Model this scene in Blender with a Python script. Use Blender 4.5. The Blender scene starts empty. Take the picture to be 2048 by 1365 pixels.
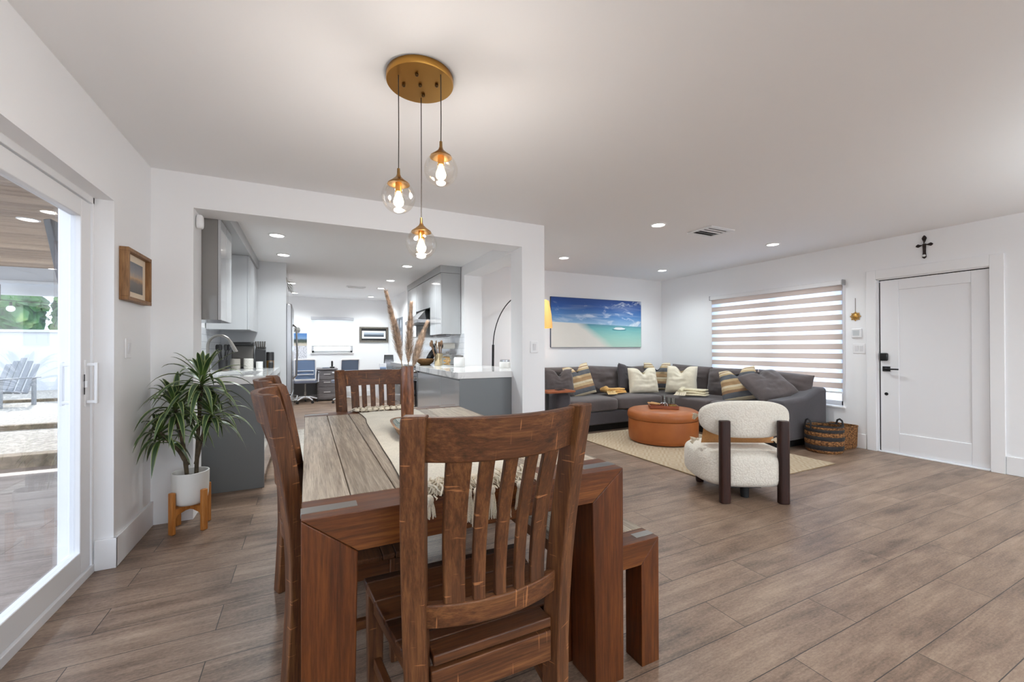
LIGHT_E = 52.0
UP_E = 330.0
SKY_W = 5.0
SKY_N = 0.12
SUN_E = 5.0
SUN_DIR = (0.25, -0.80, -0.55)
EXPO = 0.17
import bpy, bmesh, math, random
from mathutils import Vector, Matrix
random.seed(7)
PI = math.pi
sc = bpy.context.scene
COL = sc.collection

# ------------------------------------------------------------------ helpers
def lin(c):
    r = []
    for v in c[:3]:
        v = v / 255.0
        r.append(v / 12.92 if v <= 0.04045 else ((v + 0.055) / 1.055) ** 2.4)
    return (r[0], r[1], r[2], 1.0)

def tag(o, label=None, cat=None, group=None, kind=None):
    if label: o['label'] = label
    if cat: o['category'] = cat
    if group: o['group'] = group
    if kind: o['kind'] = kind
    return o

def thing(name, label, cat, loc=(0, 0, 0), rz=0.0, group=None):
    o = bpy.data.objects.new(name, None)
    COL.objects.link(o)
    o.empty_display_size = 0.1
    o.location = loc
    o.rotation_euler = (0, 0, rz)
    return tag(o, label, cat, group)

def dup(root, loc, rz=None, label=None):
    r = root.copy(); COL.objects.link(r); r.location = loc
    if rz is not None: r.rotation_euler = (0, 0, rz)
    if label: r['label'] = label
    for ch in list(root.children):
        c = ch.copy(); COL.objects.link(c); c.parent = r
        for g in list(ch.children):
            d = g.copy(); COL.objects.link(d); d.parent = c
    return r

class MB:
    """collects shapes, links them as ONE mesh object"""
    def __init__(self):
        self.bm = bmesh.new()
    def _hexa(self, P):
        v = [self.bm.verts.new(p) for p in P]
        for f in ((0, 3, 2, 1), (4, 5, 6, 7), (0, 1, 5, 4), (1, 2, 6, 5), (2, 3, 7, 6), (3, 0, 4, 7)):
            self.bm.faces.new([v[i] for i in f])
        return self
    def box(self, x0, x1, y0, y1, z0, z1):
        if x0 > x1: x0, x1 = x1, x0
        if y0 > y1: y0, y1 = y1, y0
        if z0 > z1: z0, z1 = z1, z0
        return self._hexa([(x0, y0, z0), (x1, y0, z0), (x1, y1, z0), (x0, y1, z0), (x0, y0, z1), (x1, y0, z1), (x1, y1, z1), (x0, y1, z1)])
    def hexa(self, P):
        return self._hexa(P)
    def obox(self, c, sx, sy, sz, M=None):
        """box of full size sx,sy,sz centred at c, rotated by matrix M"""
        P = []
        for z in (-1, 1):
            for x, y in ((-1, -1), (1, -1), (1, 1), (-1, 1)):
                p = Vector((x * sx / 2, y * sy / 2, z * sz / 2))
                if M is not None: p = M @ p
                P.append(p + Vector(c))
        return self._hexa(P)
    def rings(self, R, cap0=True, cap1=True, closed=False):
        n = len(R[0])
        V = [[self.bm.verts.new(p) for p in r] for r in R]
        m = len(V)
        for i in range(m if closed else m - 1):
            a, b = V[i], V[(i + 1) % m]
            for j in range(n):
                self.bm.faces.new((a[j], a[(j + 1) % n], b[(j + 1) % n], b[j]))
        if not closed:
            if cap0: self.bm.faces.new(list(reversed(V[0])))
            if cap1: self.bm.faces.new(V[-1])
        return self
    def tube(self, pts, r, n=8, cap=True, closed=False):
        pts = [Vector(p) for p in pts]
        k = len(pts)
        rr = r if isinstance(r, (list, tuple)) else [r] * k
        R = []
        prev = None
        for i, p in enumerate(pts):
            if closed:
                t = (pts[(i + 1) % k] - pts[i - 1])
            else:
                t = pts[min(i + 1, k - 1)] - pts[max(i - 1, 0)]
            t.normalize()
            if prev is None:
                a = Vector((0, 0, 1)) if abs(t.z) < 0.9 else Vector((1, 0, 0))
                u = t.cross(a).normalized()
            else:
                u = prev - t * prev.dot(t)
                if u.length < 1e-6: u = t.orthogonal()
                u.normalize()
            prev = u
            w = t.cross(u)
            R.append([p + (u * math.cos(2 * PI * j / n) + w * math.sin(2 * PI * j / n)) * rr[i] for j in range(n)])
        return self.rings(R, cap, cap, closed)
    def cyl(self, p0, p1, r0, r1=None, n=20, cap=True):
        return self.tube([p0, p1], [r0, r0 if r1 is None else r1], n, cap)
    def lathe(self, prof, c=(0, 0, 0), n=32, sx=1, sy=1, cap=True):
        R = []
        for (r, z) in prof:
            r = max(r, 0.0004)
            R.append([(c[0] + sx * r * math.cos(2 * PI * j / n), c[1] + sy * r * math.sin(2 * PI * j / n), c[2] + z) for j in range(n)])
        return self.rings(R, cap, cap)
    def prism(self, poly, axis, a, b):
        """extrude a 2-D polygon along an axis (0:x -> poly is (y,z); 1:y -> (x,z); 2:z -> (x,y))"""
        def P(q, t):
            return {0: (t, q[0], q[1]), 1: (q[0], t, q[1]), 2: (q[0], q[1], t)}[axis]
        return self.rings([[P(q, a) for q in poly], [P(q, b) for q in poly]])
    def sphere(self, c, r, n=20, m=12, sz=1.0):
        prof = [(r * math.sin(PI * i / m), -r * math.cos(PI * i / m) * sz) for i in range(m + 1)]
        return self.lathe(prof, c, n)
    def superq(self, c, a, b, h, e1=0.35, e2=0.35, nu=40, nv=20, M=None, bulge=None):
        def f(w, e):
            return math.copysign(abs(w) ** e, w)
        R = []
        for i in range(nv + 1):
            v = -PI / 2 + PI * i / nv
            v = max(min(v, PI / 2 - 1e-3), -PI / 2 + 1e-3)
            ring = []
            for j in range(nu):
                u = 2 * PI * j / nu
                p = Vector((a * f(math.cos(v), e1) * f(math.cos(u), e2), b * f(math.cos(v), e1) * f(math.sin(u), e2), h * f(math.sin(v), e1)))
                if bulge: p = bulge(p)
                if M is not None: p = M @ p
                ring.append(p + Vector(c))
            R.append(ring)
        return self.rings(R)
    def quad(self, a, b, c, d):
        self.bm.faces.new([self.bm.verts.new(p) for p in (a, b, c, d)])
        return self
    def poly(self, pts):
        self.bm.faces.new([self.bm.verts.new(p) for p in pts])
        return self
    def sheet(self, G, thick=0.0):
        """grid of points, optionally thickened along the averaged normal"""
        V = [[self.bm.verts.new(p) for p in r] for r in G]
        fs = []
        for i in range(len(V) - 1):
            for j in range(len(V[0]) - 1):
                fs.append(self.bm.faces.new((V[i][j], V[i][j + 1], V[i + 1][j + 1], V[i + 1][j])))
        if thick:
            self.bm.normal_update()
            bmesh.ops.solidify(self.bm, geom=fs, thickness=thick)
        return self
    def obj(self, name, mat, parent=None, bevel=0.0, seg=2, smooth=True, world=False, sub=0):
        bm = self.bm
        if world and parent is not None:
            bmesh.ops.translate(bm, verts=bm.verts, vec=-Vector(parent.location))
        bmesh.ops.recalc_face_normals(bm, faces=bm.faces)
        me = bpy.data.meshes.new(name)
        bm.to_mesh(me); bm.free()
        if mat is not None:
            for mm in (mat if isinstance(mat, (list, tuple)) else [mat]):
                me.materials.append(mm)
        o = bpy.data.objects.new(name, me)
        COL.objects.link(o)
        if parent is not None: o.parent = parent
        if smooth:
            me.polygons.foreach_set('use_smooth', [True] * len(me.polygons))
            try:
                me.set_sharp_from_angle(angle=math.radians(38))
            except Exception:
                pass
        if bevel:
            b = o.modifiers.new('bevel', 'BEVEL')
            b.width = bevel; b.segments = seg; b.limit_method = 'ANGLE'; b.angle_limit = math.radians(40)
            b.harden_normals = False
        if sub:
            s = o.modifiers.new('sub', 'SUBSURF'); s.levels = sub; s.render_levels = sub
        return o

def struct(name, m, mat, bevel=0.0, **k):
    o = m.obj(name, mat, None, bevel, smooth=bool(bevel), **k)
    o['kind'] = 'structure'
    return o

def rot(axis, deg):
    return Matrix.Rotation(math.radians(deg), 3, axis)

# ---------------------------------------------------------------- materials
MATS = {}
class NT:
    def __init__(self, name):
        self.m = bpy.data.materials.new(name); self.m.use_nodes = True
        self.t = self.m.node_tree; self.n = self.t.nodes; self.l = self.t.links
        self.b = self.n['Principled BSDF']; self.out = self.n['Material Output']
    def new(self, typ, **k):
        x = self.n.new(typ)
        for a, v in k.items(): setattr(x, a, v)
        return x
    def link(self, a, b): self.l.new(a, b)
    def set(self, **k):
        names = {'color': 'Base Color', 'rough': 'Roughness', 'metal': 'Metallic', 'coat': 'Coat Weight', 'coatr': 'Coat Roughness', 'sheen': 'Sheen Weight', 'spec': 'Specular IOR Level', 'emit': 'Emission Color', 'emits': 'Emission Strength', 'trans': 'Transmission Weight', 'sss': 'Subsurface Weight', 'alpha': 'Alpha', 'ior': 'IOR'}
        for a, v in k.items(): self.b.inputs[names[a]].default_value = v
        return self
    def coord(self, scale=(1, 1, 1), loc=(0, 0, 0), rotz=0, src='Object'):
        tc = self.new('ShaderNodeTexCoord'); mp = self.new('ShaderNodeMapping')
        mp.inputs['Scale'].default_value = scale; mp.inputs['Location'].default_value = loc
        mp.inputs['Rotation'].default_value = (0, 0, rotz)
        self.link(tc.outputs[src], mp.inputs['Vector'])
        return mp.outputs['Vector']
    def noise(self, vec, scale, detail=4, rough=0.55, dist=0.0):
        x = self.new('ShaderNodeTexNoise')
        x.inputs['Scale'].default_value = scale; x.inputs['Detail'].default_value = detail
        x.inputs['Roughness'].default_value = rough; x.inputs['Distortion'].default_value = dist
        self.link(vec, x.inputs['Vector'])
        return x.outputs['Fac']
    def ramp(self, fac, stops, interp='LINEAR'):
        r = self.new('ShaderNodeValToRGB'); cr = r.color_ramp; cr.interpolation = interp
        while len(cr.elements) < len(stops): cr.elements.new(0.5)
        for e, (p, c) in zip(cr.elements, stops):
            e.position = p; e.color = c if len(c) == 4 else lin(c)
        self.link(fac, r.inputs['Fac'])
        return r.outputs['Color']
    def mix(self, fac, a, b, mode='MIX'):
        x = self.new('ShaderNodeMix', data_type='RGBA', blend_type=mode)
        if isinstance(fac, (int, float)): x.inputs[0].default_value = fac
        else: self.link(fac, x.inputs[0])
        for s, v in ((6, a), (7, b)):
            if isinstance(v, (tuple, list)): x.inputs[s].default_value = v if len(v) == 4 else lin(v)
            else: self.link(v, x.inputs[s])
        return x.outputs[2]
    def math(self, op, a, b=None, c=None):
        x = self.new('ShaderNodeMath', operation=op)
        for i, v in enumerate((a, b, c)):
            if v is None: continue
            if isinstance(v, (int, float)): x.inputs[i].default_value = v
            else: self.link(v, x.inputs[i])
        return x.outputs[0]
    def sep(self, vec):
        x = self.new('ShaderNodeSeparateXYZ'); self.link(vec, x.inputs[0]); return x.outputs
    def bump(self, h, strength=0.3, dist=0.01):
        x = self.new('ShaderNodeBump'); x.inputs['Strength'].default_value = strength; x.inputs['Distance'].default_value = dist
        self.link(h, x.inputs['Height']); self.link(x.outputs[0], self.b.inputs['Normal'])
    def color(self, c): self.link(c, self.b.inputs['Base Color'])

def flat(name, c, rough=0.5, metal=0.0, bump=None, var=None, **k):
    t = NT(name); t.set(color=lin(c), rough=rough, metal=metal, **k)
    if var:
        v = t.coord(); f = t.noise(v, var[0], 5)
        d = var[1]
        lo = tuple(max(0, x * (1 - d)) for x in c); hi = tuple(min(255, x * (1 + d)) for x in c)
        t.color(t.ramp(f, [(0.3, lo), (0.7, hi)]))
    if bump:
        v = t.coord(); t.bump(t.noise(v, bump[0], 4, 0.6), bump[1], bump[2] if len(bump) > 2 else 0.005)
    MATS[name] = t.m
    return t.m

def wood(name, dark, mid, light, axis='z', rough=0.5, stretch=22, scale=1.0, saw=False, boards=None, bump=0.25, coat=0.0, pores=0.35):
    t = NT(name); t.set(rough=rough, coat=coat, coatr=0.25, spec=0.3)
    s = {'x': (scale * 1.2, scale * stretch, scale * stretch), 'y': (scale * stretch, scale * 1.2, scale * stretch), 'z': (scale * stretch, scale * stretch, scale * 1.2)}[axis]
    v = t.coord(s)
    f = t.noise(v, 1.0, 7, 0.62, 0.5)
    s2 = tuple(q * 4 for q in s)
    f2 = t.noise(t.coord(s2, (3, 7, 1)), 1.0, 5, 0.7)
    big = t.noise(t.coord(tuple(q * 0.25 for q in s), (1, 2, 5)), 1.0, 3)
    fac = t.math('ADD', t.math('MULTIPLY', f, 0.5), t.math('ADD', t.math('MULTIPLY', f2, 0.48), t.math('MULTIPLY', big, 0.2)))
    if boards:
        ax, wd = boards
        xyz = t.sep(t.coord())
        cell = t.math('FLOOR', t.math('DIVIDE', xyz['xyz'.index(ax)], wd))
        wn = t.new('ShaderNodeTexWhiteNoise', noise_dimensions='1D'); t.link(cell, wn.inputs['W'])
        fac = t.math('ADD', fac, t.math('MULTIPLY', t.math('SUBTRACT', wn.outputs['Value'], 0.5), 0.22))
    col = t.ramp(fac, [(0.42, dark), (0.58, mid), (0.75, light)])
    pore = t.noise(t.coord(tuple(q * (9 if q > scale * 5 else 5) for q in s), (5, 1, 9)), 1.0, 3, .6)
    col = t.mix(t.math('MULTIPLY', t.ramp(pore, [(.50, (0, 0, 0, 1)), (.68, (1, 1, 1, 1))]), pores), col, tuple(q * .62 for q in dark))
    if saw:
        q = {'x': (120, 9.0, 9.0), 'y': (9.0, 120, 9.0), 'z': (14.0, 14.0, 120)}[axis]
        sm = t.noise(t.coord(q, (0.3, 0.1, 0.7)), 1.0, 1.5, 0.4)
        m = t.ramp(sm, [(0.70, (0, 0, 0, 1)), (0.74, (1, 1, 1, 1))])
        col = t.mix(t.math('MULTIPLY', m, 0.42), col, tuple(min(255, q * 1.45 + 22) for q in light))
    t.color(col)
    t.bump(t.math('ADD', f2, f), bump, 0.0012)
    MATS[name] = t.m
    return t.m

def emis(name, c, strength):
    t = NT(name); t.set(color=(0, 0, 0, 1), emit=lin(c), emits=strength, rough=0.5)
    MATS[name] = t.m
    return t.m

def glass(name, tint=(255, 255, 255), refl=0.07, rough=0.0):
    t = NT(name); t.n.remove(t.b)
    tr = t.new('ShaderNodeBsdfTransparent'); tr.inputs[0].default_value = lin(tint)
    gl = t.new('ShaderNodeBsdfGlossy'); gl.inputs['Roughness'].default_value = rough
    lw = t.new('ShaderNodeLayerWeight'); lw.inputs[0].default_value = 0.25
    f = t.math('MULTIPLY_ADD', lw.outputs['Fresnel'], 0.32, refl)
    mx = t.new('ShaderNodeMixShader')
    t.link(f, mx.inputs[0]); t.link(tr.outputs[0], mx.inputs[1]); t.link(gl.outputs[0], mx.inputs[2])
    t.link(mx.outputs[0], t.out.inputs[0])
    MATS[name] = t.m
    return t.m

def cloth(name, c, var=0.12, scale=160, rough=0.95, bump=0.3, sheen=0.15):
    t = NT(name); t.set(rough=rough, sheen=sheen, spec=0.2)
    v = t.coord()
    f = t.noise(v, scale, 3, 0.7); g = t.noise(v, 3.5, 3)
    fac = t.math('ADD', t.math('MULTIPLY', f, 0.6), t.math('MULTIPLY', g, 0.4))
    lo = tuple(x * (1 - var) for x in c); hi = tuple(min(255, x * (1 + var)) for x in c)
    t.color(t.ramp(fac, [(0.35, lo), (0.65, hi)]))
    t.bump(f, bump, 0.0004)
    MATS[name] = t.m
    return t.m

# -- wall paints
wallpaint = flat('wall_paint', (240, 240, 241), 0.55, bump=(9, 0.03, 0.01))
ceilpaint = flat('ceiling_paint', (241, 241, 242), 0.7, bump=(5, 0.04, 0.01))
trimpaint = flat('trim_paint', (240, 240, 241), 0.38)
doorpaint = flat('door_paint', (236, 236, 238), 0.35)

# -- plank floor
def plank_floor(name, cols, w=0.2, L=1.22, rough=0.42, shift=(0, 0)):
    t = NT(name); t.set(rough=rough)
    v = t.coord(loc=(shift[0], shift[1], 0))
    br = t.new('ShaderNodeTexBrick')
    br.offset = 0.37; br.offset_frequency = 2; br.squash = 1.0
    br.inputs['Color1'].default_value = (0, 0, 0, 1); br.inputs['Color2'].default_value = (1, 1, 1, 1)
    br.inputs['Mortar'].default_value = (0.5, 0.5, 0.5, 1)
    br.inputs['Scale'].default_value = 1.0
    br.inputs['Mortar Size'].default_value = 0.0016
    br.inputs['Mortar Smooth'].default_value = 0.0
    br.inputs['Bias'].default_value = 0.0
    br.inputs['Brick Width'].default_value = L; br.inputs['Row Height'].default_value = w
    t.link(v, br.inputs['Vector'])
    xyz = t.sep(v)
    row = t.math('FLOOR', t.math('DIVIDE', xyz[1], w))
    comb = t.new('ShaderNodeCombineXYZ')
    bw = t.new('ShaderNodeRGBToBW'); t.link(br.outputs['Color'], bw.inputs[0])
    t.link(t.math('ADD', t.math('MULTIPLY', xyz[0], 1.6), t.math('MULTIPLY', bw.outputs[0], 31.0)), comb.inputs[0])
    t.link(t.math('MULTIPLY', xyz[1], 14.0), comb.inputs[1])
    t.link(t.math('ADD', t.math('MULTIPLY', row, 3.7), t.math('MULTIPLY', bw.outputs[0], 9.0)), comb.inputs[2])
    f = t.noise(comb.outputs[0], 1.0, 8, 0.62, 0.6)
    fine = t.noise(t.coord((7, 90, 7)), 1.0, 5, 0.7)
    blotch = t.noise(t.coord((2.2, 4.5, 1)), 1.0, 5, 0.6)
    spots = t.noise(t.coord((9, 26, 5)), 1.0, 6, 0.75)
    fac = t.math('ADD', t.math('MULTIPLY', f, 0.42), t.math('ADD', t.math('MULTIPLY', fine, 0.26), t.math('MULTIPLY', blotch, 0.36)))
    fac = t.math('ADD', fac, t.math('MULTIPLY', t.math('SUBTRACT', bw.outputs[0], 0.5), 0.08))
    col = t.ramp(fac, [(0.38, cols[0]), (0.53, cols[1]), (0.70, cols[2])])
    grit = t.noise(t.coord((55, 130, 40)), 1.0, 3, 0.7)
    fac = t.math('ADD', fac, t.math('MULTIPLY', t.math('SUBTRACT', grit, 0.5), 0.30))
    col = t.ramp(fac, [(0.38, cols[0]), (0.53, cols[1]), (0.70, cols[2])])
    sp = t.ramp(spots, [(0.63, (0, 0, 0, 1)), (0.74, (1, 1, 1, 1))])
    col = t.mix(t.math('MULTIPLY', sp, 0.45), col, cols[0])
    col = t.mix(br.outputs['Fac'], col, tuple(q * 0.45 for q in cols[0]))
    t.color(col)
    t.bump(t.math('SUBTRACT', t.math('MULTIPLY', fine, 0.35), br.outputs['Fac']), 0.25, 0.002)
    rr = t.math('MULTIPLY_ADD', fine, 0.18, rough - 0.08)
    t.link(rr, t.b.inputs['Roughness'])
    MATS[name] = t.m
    return t.m

floormat = plank_floor('floor_planks', [(82, 64, 51), (130, 107, 90), (164, 141, 121)], 0.198, 1.25, 0.40, (0.35, 0.02))
patiomat = plank_floor('patio_planks', [(104, 90, 82), (138, 124, 116), (160, 148, 140)], 0.2, 1.2, 0.5)
# ------------------------------------------------------------- room shell
XL, XR, YB, YP = -0.955, 5.92, 5.72, 3.63
ZC, ZK = 2.44, 2.32
YO = 11.15
FR = -3.2
m = MB(); m.box(-1.04, 6.0, FR - .1, 11.3, -0.12, 0.0)
struct('floor', m, floormat)
m = MB(); m.box(-1.2, 6.15, FR - .2, YP + .1, ZC, ZC + .15); m.box(2.03, 6.15, YP + .1, YB + .2, ZC, ZC + .15)
struct('ceiling_main', m, ceilpaint)
m = MB(); m.box(-1.2, 2.03, YP + .1, 7.15, ZK, ZC + .15)
struct('ceiling_kitchen', m, ceilpaint)
m = MB(); m.box(-1.2, 2.2, 7.15, YO + .2, ZC, ZC + .15)
struct('ceiling_office', m, ceilpaint)

m = MB()
m.box(-1.18, XL, 3.03, YP, 0, ZC); m.box(-1.18, XL, .6, 3.03, 2.02, ZC); m.box(-1.18, XL, FR, .6, 0, ZC)
struct('wall_left', m, wallpaint)
m = MB()
m.box(XL, -.72, YP, 3.88, 0, ZC); m.box(-.72, 1.9, YP, 3.88, 2.2, ZC); m.box(1.9, 2.155, YP, 3.88, 0, ZC)
struct('wall_partition', m, wallpaint)
m = MB()
m.box(1.9, 2.155, 3.88, 5.31, 0, .895); m.box(1.9, 2.155, 3.88, 5.31, 2.185, ZC); m.box(1.9, 2.155, 5.31, YO, 0, ZC)
struct('wall_kitchen_right', m, wallpaint)
m = MB(); m.box(-1.18, XL, 3.63, YO + .2, 0, ZC)
struct('wall_kitchen_left', m, wallpaint)
WOX0, WOX1, WOZ0, WOZ1 = .105, 1.03, 1.10, 1.93
m = MB()
m.box(XL, WOX0, YO, YO + .2, 0, ZC); m.box(WOX1, 2.155, YO, YO + .2, 0, ZC)
m.box(WOX0, WOX1, YO, YO + .2, 0, WOZ0); m.box(WOX0, WOX1, YO, YO + .2, WOZ1, ZC)
struct('wall_office', m, wallpaint)
m = MB(); m.box(2.155, XR, YB, YB + .18, 0, ZC)
struct('wall_back', m, wallpaint)
WY0, WY1, WZ0, WZ1 = 2.80, 4.62, .47, 1.99
DY0, DY1, DZ = 1.555, 2.47, 1.99
m = MB()
m.box(XR, XR + .2, WY1, YB + .18, 0, ZC); m.box(XR, XR + .2, WY0, WY1, 0, WZ0); m.box(XR, XR + .2, WY0, WY1, WZ1, ZC)
m.box(XR, XR + .2, DY1, WY0, 0, ZC); m.box(XR, XR + .2, DY0, DY1, DZ, ZC); m.box(XR, XR + .2, FR, DY0, 0, ZC)
struct('wall_right', m, wallpaint)
m = MB()
m.box(-1.18, -.5, FR - .2, FR, 0, ZC); m.box(5.5, 6.12, FR - .2, FR, 0, ZC); m.box(-.5, 5.5, FR - .2, FR, 2.25, ZC)
struct('wall_front', m, wallpaint)

# baseboards
m = MB(); m.box(XL, XL + .016, 3.015, YP, 0, .165); m.box(-1.03, XL + .016, 3.014, 3.03, 0, .165)
struct('baseboard_left', m, trimpaint, .003)
m = MB(); m.box(XR - .016, XR, FR, 1.466, 0, .17); m.box(XR - .016, XR, 2.56, 2.9, 0, .17)
struct('baseboard_right', m, trimpaint, .003)
m = MB(); m.box(2.16, 3.0, YB - .016, YB, 0, .17)
struct('baseboard_back', m, trimpaint, .003)
m = MB(); m.box(.65, 1.9, YO - .016, YO, 0, .14)
struct('baseboard_office', m, trimpaint, .003)

# front-door casing and slab
m = MB()
m.box(XR - .024, XR, 2.46, 2.55, 0, 2.09); m.box(XR - .024, XR, 1.469, 1.565, 0, 2.09); m.box(XR - .024, XR, 1.565, 2.46, 1.985, 2.09)
m.box(XR, XR + .1, 2.445, 2.47, 0, 1.99); m.box(XR, XR + .1, 1.555, 1.57, 0, 1.99); m.box(XR, XR + .1, 1.555, 2.47, 1.972, 1.99)
m.box(XR - .012, XR + .1, 1.57, 2.445, 0, .013)
struct('trim_front_door', m, trimpaint, .003)
black = flat('black_hardware', (24, 24, 26), .38, .4)
blackgap = flat('gap_black', (22, 22, 24), .8)
m = MB()
xs = XR + .014
m.box(xs + .012, xs + .045, 1.575, 2.432, .018, 1.963)
# shaker frame round one recessed panel
m.box(xs, xs + .014, 1.575, 1.70, .018, 1.963); m.box(xs, xs + .014, 2.265, 2.432, .018, 1.963)
m.box(xs, xs + .014, 1.70, 2.265, .018, .235); m.box(xs, xs + .014, 1.70, 2.265, 1.845, 1.963)
door = struct('door_2', m, doorpaint, .004)
m = MB(); m.box(XR + .03, XR + .06, 2.432, 2.446, 0, 1.95); m.box(XR + .03, XR + .06, 1.57, 2.446, 1.963, 1.974)
g = m.obj('gap_shade', blackgap, door)  # black strip stands in for the shade in the gap round the slab
m = MB(); m.box(xs - .03, xs, 2.358, 2.43, 1.045, 1.135)
g = m.obj('keypad_lock', black, door, .012, 3)
m = MB(); m.box(xs - .012, xs, 2.34, 2.41, .925, .982); m.cyl((xs, 2.375, .953), (xs - .05, 2.375, .953), .011, n=12); m.box(xs - .058, xs - .044, 2.25, 2.385, .945, .961)
g = m.obj('lever_handle', black, door, .003)
m = MB(); m.cyl((xs - .006, 2.378, .668), (xs + .002, 2.378, .668), .017, n=20)
g = m.obj('deadbolt_cap', black, door)

# big window on the right wall
vinyl = flat('window_vinyl', (235, 235, 236), .35)
glz = glass('clear_glass', (250, 252, 255), .012)
m = MB()
for (y0, y1) in ((WY0, WY0 + .06), (WY1 - .06, WY1), (3.69, 3.76)): m.box(XR + .09, XR + .15, y0, y1, WZ0, WZ1)
m.box(XR + .09, XR + .15, WY0, WY1, WZ0, WZ0 + .06); m.box(XR + .09, XR + .15, WY0, WY1, WZ1 - .06, WZ1)
win = struct('window_1', m, vinyl, .004)
m = MB(); m.box(XR + .115, XR + .121, WY0 + .05, WY1 - .05, WZ0 + .05, WZ1 - .05)
m.obj('window_glass', glz, win)
m = MB(); m.box(XR - .03, XR + .1, 2.775, 4.64, .452, .474)
m.obj('window_sill', trimpaint, win, .004)
# zebra roller blind
tb = NT('blind_band'); tb.n.remove(tb.b)
d = tb.new('ShaderNodeBsdfDiffuse'); d.inputs[0].default_value = lin((205, 196, 190))
tl = tb.new('ShaderNodeBsdfTranslucent'); tl.inputs[0].default_value = lin((222, 208, 198))
mx = tb.new('ShaderNodeMixShader'); mx.inputs[0].default_value = .62
tb.link(d.outputs[0], mx.inputs[1]); tb.link(tl.outputs[0], mx.inputs[2]); tb.link(mx.outputs[0], tb.out.inputs[0])
ts = NT('blind_sheer'); ts.n.remove(ts.b)
tr = ts.new('ShaderNodeBsdfTransparent'); tr.inputs[0].default_value = (1, 1, 1, 1)
tl = ts.new('ShaderNodeBsdfTranslucent'); tl.inputs[0].default_value = lin((226, 234, 248))
mx = ts.new('ShaderNodeMixShader'); mx.inputs[0].default_value = .62
ts.link(tr.outputs[0], mx.inputs[1]); ts.link(tl.outputs[0], mx.inputs[2]); ts.link(mx.outputs[0], ts.out.inputs[0])
t = thing('roller_blind', 'wide beige and sheer banded roller blind hanging over the window behind the sofa', 'window blind', (XR - .03, 3.70, 2.0))
xb = XR - .042
m = MB(); m.box(XR - .075, XR - .005, 2.772, 4.632, 1.965, 2.026)
m.obj('cassette', vinyl, t, .01, 3, world=True)
flat('grey_plastic', (150, 150, 152), .5)
for yy in (2.766, 4.63):
    m = MB(); m.box(XR - .078, XR - .003, yy, yy + .008, 1.962, 2.03)
    e = m.obj('end_cap', MATS['grey_plastic'], t, .004, 2, world=True); e['label'] = 'grey end cap'
mo = MB(); ms = MB()
z = 1.968; per = .1205; k = 0
while z > .66:
    zb = max(z - .071, .655); mo.box(xb, xb + .003, 2.785, 4.615, zb, z)
    zs = max(z - per, .655)
    if zs < zb: ms.box(xb + .001, xb + .002, 2.785, 4.615, zs, zb)
    z -= per; k += 1
mo.obj('opaque_bands', tb.m, t, world=True, smooth=False)
ms.obj('sheer_bands', ts.m, t, world=True, smooth=False)
m = MB(); m.box(xb - .008, xb + .012, 2.785, 4.615, .632, .656)
m.obj('bottom_bar', vinyl, t, .004, 2, world=True)
m = MB(); m.tube([(XR - .02, 2.777, 1.97), (XR - .02, 2.777, .85)], .0022, 6)
m.obj('bead_chain', vinyl, t, world=True)

# sliding glass door in the left wall
m = MB()
m.box(-1.17, -1.036, .6, 3.03, 1.985, 2.03); m.box(-1.17, -1.036, 3.012, 3.03, 0, 2.03); m.box(-1.17, -1.036, .6, .64, 0, 2.03); m.box(-1.17, -1.03, .6, 3.03, -.01, .04)
sl = struct('door_1', m, vinyl, .003)
def panel(y0, y1, x0, x1, st0, st1):
    m = MB()
    m.box(x0, x1, y1 - st1, y1, .045, 1.978); m.box(x0, x1, y0, y0 + st0, .045, 1.978)
    m.box(x0, x1, y0 + st0, y1 - st1, .045, .158); m.box(x0, x1, y0 + st0, y1 - st1, 1.885, 1.978)
    return m
panel(1.72, 2.998, -1.085, -1.04, .09, .105).obj('sliding_panel', vinyl, sl, .004)
panel(.65, 1.80, -1.145, -1.10, .09, .09).obj('fixed_panel', vinyl, sl, .004)
m = MB(); m.box(-1.066, -1.060, 1.80, 2.90, .15, 1.89); m.box(-1.126, -1.120, .73, 1.72, .15, 1.89)
m.obj('door_glass', glz, sl, smooth=False)
m = MB()
m.box(-1.041, -1.034, 2.925, 2.955, .90, 1.145)
for zz in (.925, 1.12): m.box(-1.034, -.998, 2.932, 2.950, zz - .008, zz + .008)
m.box(-1.004, -.990, 2.932, 2.952, .915, 1.13)
m.box(-1.05, -1.024, 2.916, 2.926, 1.0, 1.035)
m.obj('inner_pull_handle', vinyl, sl, .003)
m = MB()
for zz in (.925, 1.12): m.box(-1.125, -1.085, 2.925, 2.945, zz - .008, zz + .008)
m.box(-1.135, -1.12, 2.925, 2.945, .91, 1.135)
m.obj('outer_pull_handle', vinyl, sl, .003)
m = MB(); m.box(-1.0365, -1.034, 2.915, 2.92, .965, 1.07)
m.obj('lock_slot', blackgap, sl)

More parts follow.
